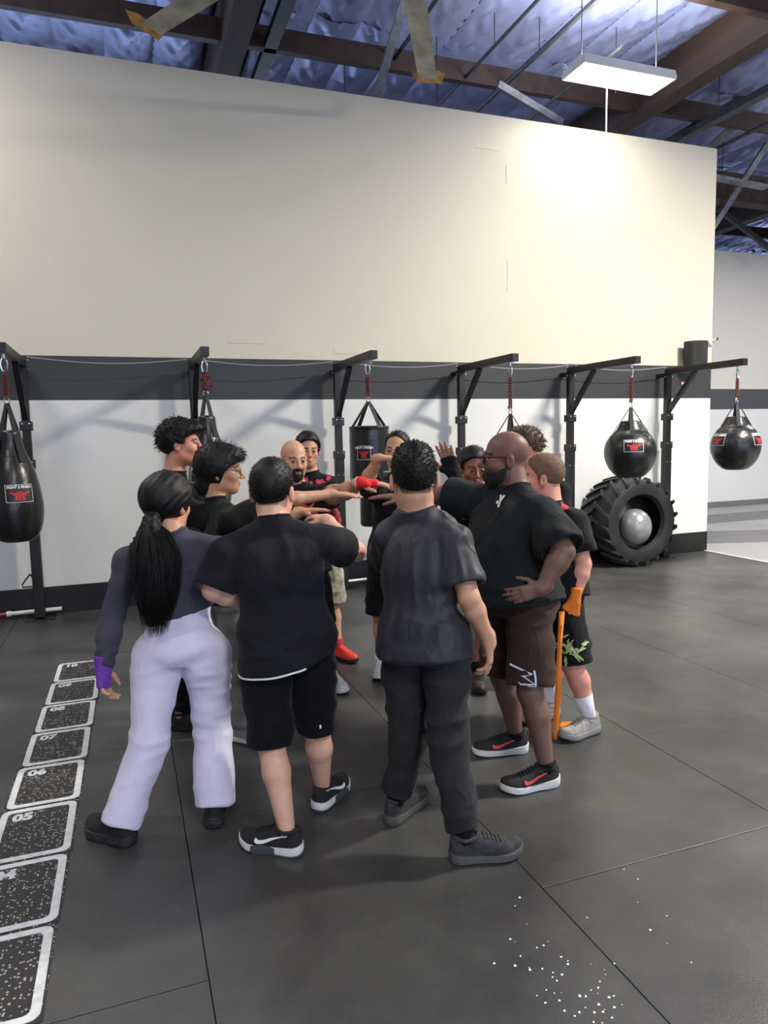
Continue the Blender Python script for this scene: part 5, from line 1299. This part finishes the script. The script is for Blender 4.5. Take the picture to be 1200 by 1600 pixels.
full_beard = lambda q: np.maximum.reduce([q[:, 2]+.045-.6*np.maximum(0, .03-q[:, 1]), -(q[:, 1]-.002), -.0*q[:, 0]-.1+0*q[:, 0], np.minimum(.024-np.abs(q[:, 0]), np.minimum(q[:, 1]-.075, .055-np.abs(q[:, 2]+.03)))*0-.01])
def lip_gap(q): return .007-np.sqrt((q[:, 0]/2.6)**2+(q[:, 2]+.067)**2)
goatee = lambda q: np.maximum.reduce([np.abs(q[:, 0])-.036, q[:, 2]+.042, -(q[:, 1]-.045), lip_gap(q)])
fullb = lambda q: np.maximum.reduce([q[:, 2]+.058-.50*np.maximum(0, .045-q[:, 1]), -(q[:, 1]+.004), np.where(q[:, 1] > .07, lip_gap(q), -1)])
BEARD = mat('dark_beard', srgb(38, 33, 31), .85, var=.4, vscale=90, bump=.6, bscale=220)
def y_logo(o):
    tr = bvh_of(*o['top'][1:]); c = o['J']['logo']; n = nrm(o['fS']*.9-o['wS']*.25)
    w = .012
    mb = poly2d([(-.008, -.028), (.007, -.028), (.004, -.004), (.020, .028), (.006, .028), (-.004, .008), (-.008, -.006)])
    decal('logo_stem', dense(mb), tr, c, n, (0, 0, 1), WHITE, o['top'][0], o['root'], eps=.006)
    for pl in ([(-.030, -.006), (-.012, .005), (-.014, -.018)], [(-.020, .028), (-.004, .028), (.002, .010), (-.006, .002)]): decal('logo_wedge', dense(poly2d(pl), 1), tr, c, n, (0, 0, 1), WHITE, o['top'][0], o['root'], eps=.006)
def shorts_zigzag(o):
    tr = bvh_of(*o['bottom'][1:]); c = o['J']['slogo']; n = nrm(o['fP']*.22-o['wS'])
    for pts, w in (([(-.030*1.4, .075), (.018, .052), (-.012, .036), (.022, .010), (-.028, .0)], .010), ([(.030, .070), (.026, .0), (-.004, -.004)], .008), ([(-.012, -.022), (.022, -.014), (.006, -.052), (.0, -.03)], .009)):
        decal('zigzag_print', dense(strip2d(pts, w), 1), tr, c, n, (0, 0, 1), mat('pale_blue_print', srgb(214, 222, 236), .6), o['bottom'][0], o['root'], eps=.004)
SPEC['P4'] = dict(H=1.74, label='big bald bearded person in glasses, dark tee and brown shorts, hand on hip', skin=SK['dark'], bulk=1.22, belly=.085, hs=1.14, h=.006, fat=.004, neckw=1.15, arm=1.05, leg=.88,
    stubble=(srgb(40, 32, 30), .5), brow=srgb(30, 22, 20),
    top=dict(name='tee_shirt', label='dark green-black short sleeve tee', m=cloth('green_black_tee', srgb(21, 26, 27), .85), hem=-.08, loose=.027, slen=.95, slenR=.68, sleeve_loose=.018, hb=.7),
    bottom=dict(name='shorts', label='dark brown knee length shorts', kind='shorts', m=cloth('dark_brown_cotton', srgb(58, 43, 38)), len=.93, wide=1.12, loose=.018),
    sock=dict(len=.08, m=BLK2, r=.043),
    shoe=dict(upper=BUP, solem=WSOLE, swoosh=RSW, sole=.034, L=.30, heel_up=.5),
    extra=[glasses(), beard(fullb, BEARD, .006, 4, 900), y_logo, shorts_zigzag],
    handL=dict(curl=(.15, .3, .2), spread=.13), handR=dict(curl=(.05, .1, .1), spread=.05))

# P5 ------------------------------------------------------------
ORG = cloth('orange_wrap', srgb(226, 128, 44), bump=.22, bscale=260)
def red_badge(o):
    tr = bvh_of(*o['top'][1:]); c = o['J']['logo']; n = nrm(-o['wS']*.8+o['fS']*.5+V3(0, 0, .3))
    decal('red_badge', dense(poly2d([(-.03, -.012), (-.012, .004), (-.004, .028), (.012, .020), (.030, -.004), (.014, -.022), (-.012, -.026)])), tr, c, n, (0, 0, 1), RED, o['top'][0], o['root'])
def green_print(o):
    tr = bvh_of(*o['bottom'][1:]); c = o['J']['slogo']; n = nrm(-o['wS']*.85+o['fP']*.35); rnd = random.Random(8)
    gm = mat('green_print', srgb(158, 182, 104), .6); gr = mat('grey_green_print', srgb(120, 134, 112), .6)
    for k in range(16):
        x, y = rnd.uniform(-.075, .08), rnd.uniform(-.055, .055); pts = [(x, y)]; a = rnd.uniform(0, 6.28)
        for q in range(5): a += rnd.uniform(-.9, .9); pts.append((pts[-1][0]+.013*math.cos(a), pts[-1][1]+.013*math.sin(a)))
        decal('print_squiggle', strip2d(pts, [.004, .010, .013, .011, .008, .003]), tr, c, n, (0, 0, 1), (gm, gr, WHITE)[k % 3 if k < 9 else 0], o['bottom'][0], o['root'], eps=.004)
    tx = dense(text_mb('The', .07, .002), 1); tx.mapv(lambda x, y, z: (x+.2*y, y, z)); decal('print_lettering', tx, tr, c, n, (0, 0, 1), gm, o['bottom'][0], o['root'], eps=.006)
def orange_tail(o):
    J, root = o['J'], o['root']; P = [J['tail%d' % k] for k in range(6)]; vs = []
    path = [J['wrL']+J['hdL']*.06, P[0], P[1], P[2], P[3]*V3(1, 1, 0)+V3(0, 0, .05), P[3]*V3(1, 1, 0)+V3(0, 0, .006), P[3]*V3(1, 1, 0)+V3(.02, .02, .006)]
    for k, p in enumerate(path):
        a = .25*math.sin(k*1.7); w = .015+.003*math.sin(k*2.3); s = V3(.94*math.cos(a)+.34*math.sin(a), -.34*math.cos(a)+.94*math.sin(a), 0)
        vs += [p-s*w-root, p+s*w-root]
    n = len(path); d = V3(-.34, -.94, 0)*.003
    vv = vs+[v+d for v in vs]
    fs = []
    for i in range(n-1):
        fs += [(2*i, 2*i+1, 2*i+3, 2*i+2), (2*n+2*i+2, 2*n+2*i+3, 2*n+2*i+1, 2*n+2*i), (2*i, 2*i+2, 2*n+2*i+2, 2*n+2*i), (2*i+3, 2*i+1, 2*n+2*i+1, 2*n+2*i+3)]
    tl = MB().add(vv, fs).build('wrap_tail', ORG, o['t'], 'all'); tl['label'] = 'loose orange wrap hanging to the floor'
    q = [P[3]*V3(1, 1, 0)+V3(0, .01, .012), P[4]*V3(1, 1, 0)+V3(0, 0, .03), J['heelL']*.5+J['toeL']*.5+V3(.02, .10, .02)]
    q2 = [P[3]*V3(1, 1, 0)+V3(-.02, .03, .012), P[3]*V3(1, 1, 0)+V3(-.10, .12, .02), J['toeR']*.6+J['heelR']*.4+V3(0, -.06, .012)]
    for qq in (q, q2):
        mb = MB(); vs = []
        for k, p in enumerate(qq): vs += [p-V3(0, 0, .010)*(k > 0)-V3(.0, .012, 0)-root, p+V3(0, 0, .012)+V3(0, .012, 0)-root, p+V3(0, .004, .016)+V3(0, .012, 0)-root, p+V3(0, -.008, -.004)-root]
        mb.add(vs, [f for i in range(2) for f in ((4*i, 4*i+1, 4*i+5, 4*i+4), (4*i+1, 4*i+2, 4*i+6, 4*i+5), (4*i+2, 4*i+3, 4*i+7, 4*i+6), (4*i+3, 4*i, 4*i+4, 4*i+7))]); mb.build('wrap_loop', ORG, tl, True)
SPEC['P5'] = dict(H=1.64, label='person with buzzed brown hair, orange hand wrap and white socks, behind the big bald person', skin=SK['pink'], bulk=1.10, hs=1.12, h=.006, neckw=1.1, arm=1.02, brow=srgb(110, 80, 60),
    scalp=srgb(150, 110, 88), scalp_hl=HL_SHORT, stubble=(srgb(150, 100, 84), .3),
    top=dict(name='tee_shirt', label='black short sleeve tee with a small red badge', m=BLK, hem=-.14, loose=.020, slen=.74, sleeve_loose=.020),
    bottom=dict(name='shorts', label='black knee shorts with a pale green print', kind='shorts', m=BLK2, len=1.0, wide=1.15, loose=.020),
    sock=dict(len=.42, m=cloth('white_sock', srgb(226, 226, 238), .9, .2, .03, .5, 200), r=.056),
    shoe=dict(upper=mat('worn_grey_shoe', srgb(150, 148, 140), .7, var=.3, vscale=25, bump=.4, bscale=160), solem=mat('grey_sole', srgb(140, 140, 138), .6), outsole=BSOLE, sole=.034, L=.28),
    hair=dict(hl=HL_SHORT, thick=.006, m=BUZZ, n_str=900, length=.008, mode='spike', rad=.001, seed=9),
    extra=[wrap_l('hand_wrap', ORG, 'orange hand wrap', 'L', cuff=.075), red_badge, green_print, orange_tail], handL=dict(curl=(.3, .5, .4)))

# P6 ------------------------------------------------------------
SPEC['P6'] = dict(H=1.72, label='person with curly brown hair half hidden behind the big bald person', skin=SK['pink'], bulk=1.0, hs=1.0, brow=srgb(80, 58, 44),
    top=dict(name='tee_shirt', label='black tee', m=BLK), bottom=dict(name='shorts', label='black shorts', kind='shorts', m=BLK2, len=.95, wide=1.1),
    shoe=WSH, hair=dict(hl=HL_FADE, thick=.014, na=.004, m=BROWNH, n_str=1100, length=.024, mode='wave', rad=.0032, seed=12, puff=[((0, .02, .10), (.082, .105, .050))]))
# P7 ------------------------------------------------------------
BW = cloth('black_wrap', srgb(20, 20, 22), bump=.22, bscale=260)
def b_letter(o):
    tr = bvh_of(*o['top'][1:]); tx = dense(text_mb('B', .105, .003), 1)
    decal('letter_print', tx, tr, o['J']['logo'], o['fS'], (0, 0, 1), mat('crimson_print', srgb(196, 40, 84), .6), o['top'][0], o['root'], eps=.004)
SPEC['P7'] = dict(H=1.6, label='short haired person raising a black wrapped hand between two others', skin=SK['brown'], bulk=1.0, hs=1.05,
    top=dict(name='tee_shirt', label='black tee with a crimson letter', m=BLK), bottom=dict(name='shorts', label='dark shorts', kind='shorts', m=BLK2, len=.95, wide=1.1),
    shoe=dict(upper=mat('dark_brown_shoe', srgb(54, 46, 42), .6), solem=BSOLE, L=.27), sock=dict(len=.3, m=BLK2, r=.05),
    hair=dict(hl=HL_SHORT, thick=.012, m=HAIRM, n_str=700, length=.012, mode='spike', rad=.0013, seed=14),
    extra=[wrap_l('hand_wrap', BW, 'black hand wrap', 'R', cuff=.045), b_letter], handR=dict(curl=(-.05, .15, .15), spread=.20), hand_s=1.22)
# P8 ------------------------------------------------------------
def tiny_text(o):
    tr = bvh_of(*o['top'][1:]); mb = MB()
    for k in range(6): mb.add([(-.03+.011*k, -.004, 0), (-.022+.011*k, -.004, 0), (-.022+.011*k, .004+.002*(k % 2), 0), (-.03+.011*k, .004, 0)], [(0, 1, 2, 3)])
    decal('chest_print', mb, tr, o['J']['logo'], o['fS'], (0, 0, 1), WHITE, o['top'][0], o['root'], eps=.004)
SPEC['P8'] = dict(H=1.74, label='person in black with bent arm raised before the face, facing the camera', skin=SK['olive'], bulk=1.06, hs=1.08, fat=.003,
    top=dict(name='tee_shirt', label='black tee', m=BLK, hem=-.2), bottom=dict(name='shorts', label='long black shorts', kind='shorts', m=BLK2, len=1.0, wide=1.2),
    shoe=dict(WSH, outsole=BSOLE), sock=dict(len=.12, m=MATS['cloth_white_sock'], r=.045),
    hair=dict(hl=HL_RECED, thick=.008, m=HAIRM, n_str=600, length=.012, mode='spike', rad=.0013, seed=16), extra=[tiny_text], handR=dict(curl=(.25, .45, .3)))
# P9 ------------------------------------------------------------
def tattoo(V, C, J):
    a, b = J['shL'], J['elL']; ax = b-a; t = ((V-a)@ax)/(ax@ax); q = V-a-np.clip(t, 0, 1)[:, None]*ax; r = np.linalg.norm(q, axis=1)
    m = (t > .5) & (t < 1.08) & (r < .09); n = np.abs(vnoise(V*np.array([38, 38, 38])+3, 4)); s = m & (n < .16)
    C[s] = C[s]*.45+np.array([.02, .022, .025])*.55
def x_print(o):
    tr = bvh_of(*o['top'][1:]); c = o['J']['logo']
    for pts, w in (([(-.075, .055), (0, .0), (.085, -.05)], [.028, .03, .014]), ([(.065, .07), (0, .005), (-.045, -.05)], [.006, .016, .008])):
        decal('x_print', dense(strip2d(pts, w), 1), tr, c, o['fS'], (0, 0, 1), RED, o['top'][0], o['root'], eps=.005)
    rnd = random.Random(2); mb = MB()
    for k in range(12):
        a = 2*PI*k/12; mb.v.append((.035*math.cos(a)*(1 if k % 2 else .75), .04*math.sin(a)*(1 if k % 3 else .7), 0))
    mb.f = [tuple(range(12))]
    decal('yellow_print', dense(mb, 1), tr, o['J']['logo2'], o['fS'], (0, 0, 1), mat('yellow_print', srgb(226, 192, 60), .6), o['top'][0], o['root'], eps=.006)
REDW = cloth('red_wrap', srgb(214, 44, 50), bump=.22, bscale=260)
def wrap_edge(o):
    J = o['J']; d = nrm(J['hdL']); u = nrm(np.cross(d, V3(0, 0, 1))); v = np.cross(d, u); c = J['wrL']-d*.020-o['root']
    MB().tube([c+(u*math.cos(a)+v*math.sin(a))*.037 for a in np.linspace(0, 2*PI, 17)], .005, 6, cap=False).build('wrap_edge', WHITE, o['t'], True)
SPEC['P9'] = dict(H=1.70, label='bald person with goatee reaching out a tattooed arm with red hand wrap', skin=SK['tan'], bulk=1.14, hs=1.09, fat=.004, neckw=1.1, arm=1.16, hand_s=1.15, stubble=(srgb(140, 100, 84), .35), paint=[tattoo],
    top=dict(name='tee_shirt', label='black tee with a red x print', m=BLK, slen=.5), bottom=dict(name='shorts', label='dark shorts', kind='shorts', m=BLK2, len=.97, wide=1.1), shoe=WSH,
    extra=[beard(goatee, BEARD, .005, 6, 300), wrap_l('hand_wrap', REDW, 'red hand wrap', 'L', cuff=.022), wrap_edge, x_print], handL=dict(curl=(.12, .2, .2)))
# P10 -----------------------------------------------------------
def red_blotch(o):
    tr = bvh_of(*o['top'][1:]); rnd = random.Random(5)
    for k in range(14):
        x, y = rnd.uniform(-.11, .10), rnd.uniform(-.09, .05); s = rnd.uniform(.012, .026)
        decal('red_shirt_print', dense(poly2d([(x+s*math.cos(q*1.05)*rnd.uniform(.5, 1.2), y+s*math.sin(q*1.05)*rnd.uniform(.5, 1.2)) for q in range(6)]), 1), tr, o['J']['logo'], o['fS'], (0, 0, 1), mat('crimson_print', srgb(196, 40, 84), .6), o['top'][0], o['root'], eps=.004)
GLV = mat('dark_red_glove', srgb(150, 30, 52), .4, bump=.3, bscale=60)
camo = mat('sand_camo', srgb(120, 116, 100), .9, var=.5, vscale=22, col2=srgb(178, 174, 158), detail=2)
SPEC['P10'] = dict(H=1.74, label='black haired person in camouflage shorts and red shoes behind the bald person', skin=SK['tan'], bulk=1.0, hs=1.05,
    top=dict(name='tee_shirt', label='black tee with red print', m=BLK), bottom=dict(name='shorts', label='sand camouflage shorts', kind='shorts', m=camo, len=1.02, wide=1.15),
    sock=dict(len=.20, m=cloth('red_sock', srgb(176, 44, 58)), r=.052), shoe=dict(upper=mat('orange_red_shoe', srgb(222, 66, 44), .5, bump=.3, bscale=200), solem=BSOLE, L=.28),
    hair=dict(hl=HL_SHORT, thick=.02, m=HAIRM, n_str=600, length=.02, mode='lay', seed=18), extra=[wrap_l('glove', GLV, 'dark red glove', 'L', cuff=.06, fat=.014, fingers=.09), red_blotch], handL=dict(curl=(.7, .8, .5)))
# P11 -----------------------------------------------------------
SPEC['P11'] = dict(H=1.80, label='tall person with curly black hair standing behind the ponytailed person', skin=SK['pink'], bulk=.96, hs=1.10, jaw=.95,
    top=dict(name='tee_shirt', label='black tee', m=BLK, slen=.95), bottom=dict(name='sweatpants', label='black sweatpants', kind='pants', m=BLK2), shoe=dict(upper=BUP, solem=BSOLE, L=.28),
    hair=dict(hl=([-.12, -.06, -.02, .012, .018, .05, .075, .10], [-.075, -.06, -.012, .0, .03, .045, .052, .055]), thick=.020, m=HAIRM, na=.004, n_str=1500, length=.024, mode='wave', rad=.0026, seed=20, puff=[((0, .03, .085), (.086, .095, .045)), ((0, -.075, .03), (.075, .05, .07))]))
# P12 -----------------------------------------------------------
SPEC['P12'] = dict(H=1.66, label='person with thick black shag hair and glasses reaching an arm to the right', skin=SK['olive'], bulk=.98, hs=1.10, jaw=.95,
    top=dict(name='tee_shirt', label='black tee', m=BLK, slen=.62), bottom=dict(name='sweatpants', label='grey marl sweatpants', kind='pants', m=cloth('grey_marl', srgb(128, 126, 122), .95, .05, .2), wide=1.08, hem=.06), 
    shoe=dict(upper=mat('silver_shoe', srgb(160, 160, 156), .35, .5, bump=.3, bscale=100), solem=WSOLE, outsole=BSOLE, L=.28),
    hair=dict(hl=([-.12, -.06, -.03, .0, .02, .05, .075, .10], [-.125, -.12, -.09, -.045, .0, .03, .042, .05]), thick=(.034, .030, .028), m=HAIRM, na=.002, n_str=1500, length=.035, mode='lay', rad=.0016, seed=22, puff=[((0, -.085, -.06), (.055, .045, .075)), ((0, .02, .08), (.088, .105, .05))]),
    extra=[glasses(1.0, mat('wire_frame', srgb(150, 140, 120), .3, .6))], handR=dict(curl=(.08, .12, .1), spread=.03), handL=dict(curl=(.1, .15, .1)))


for _n in SPEC:
    build_person(JN[_n], SPEC[_n])
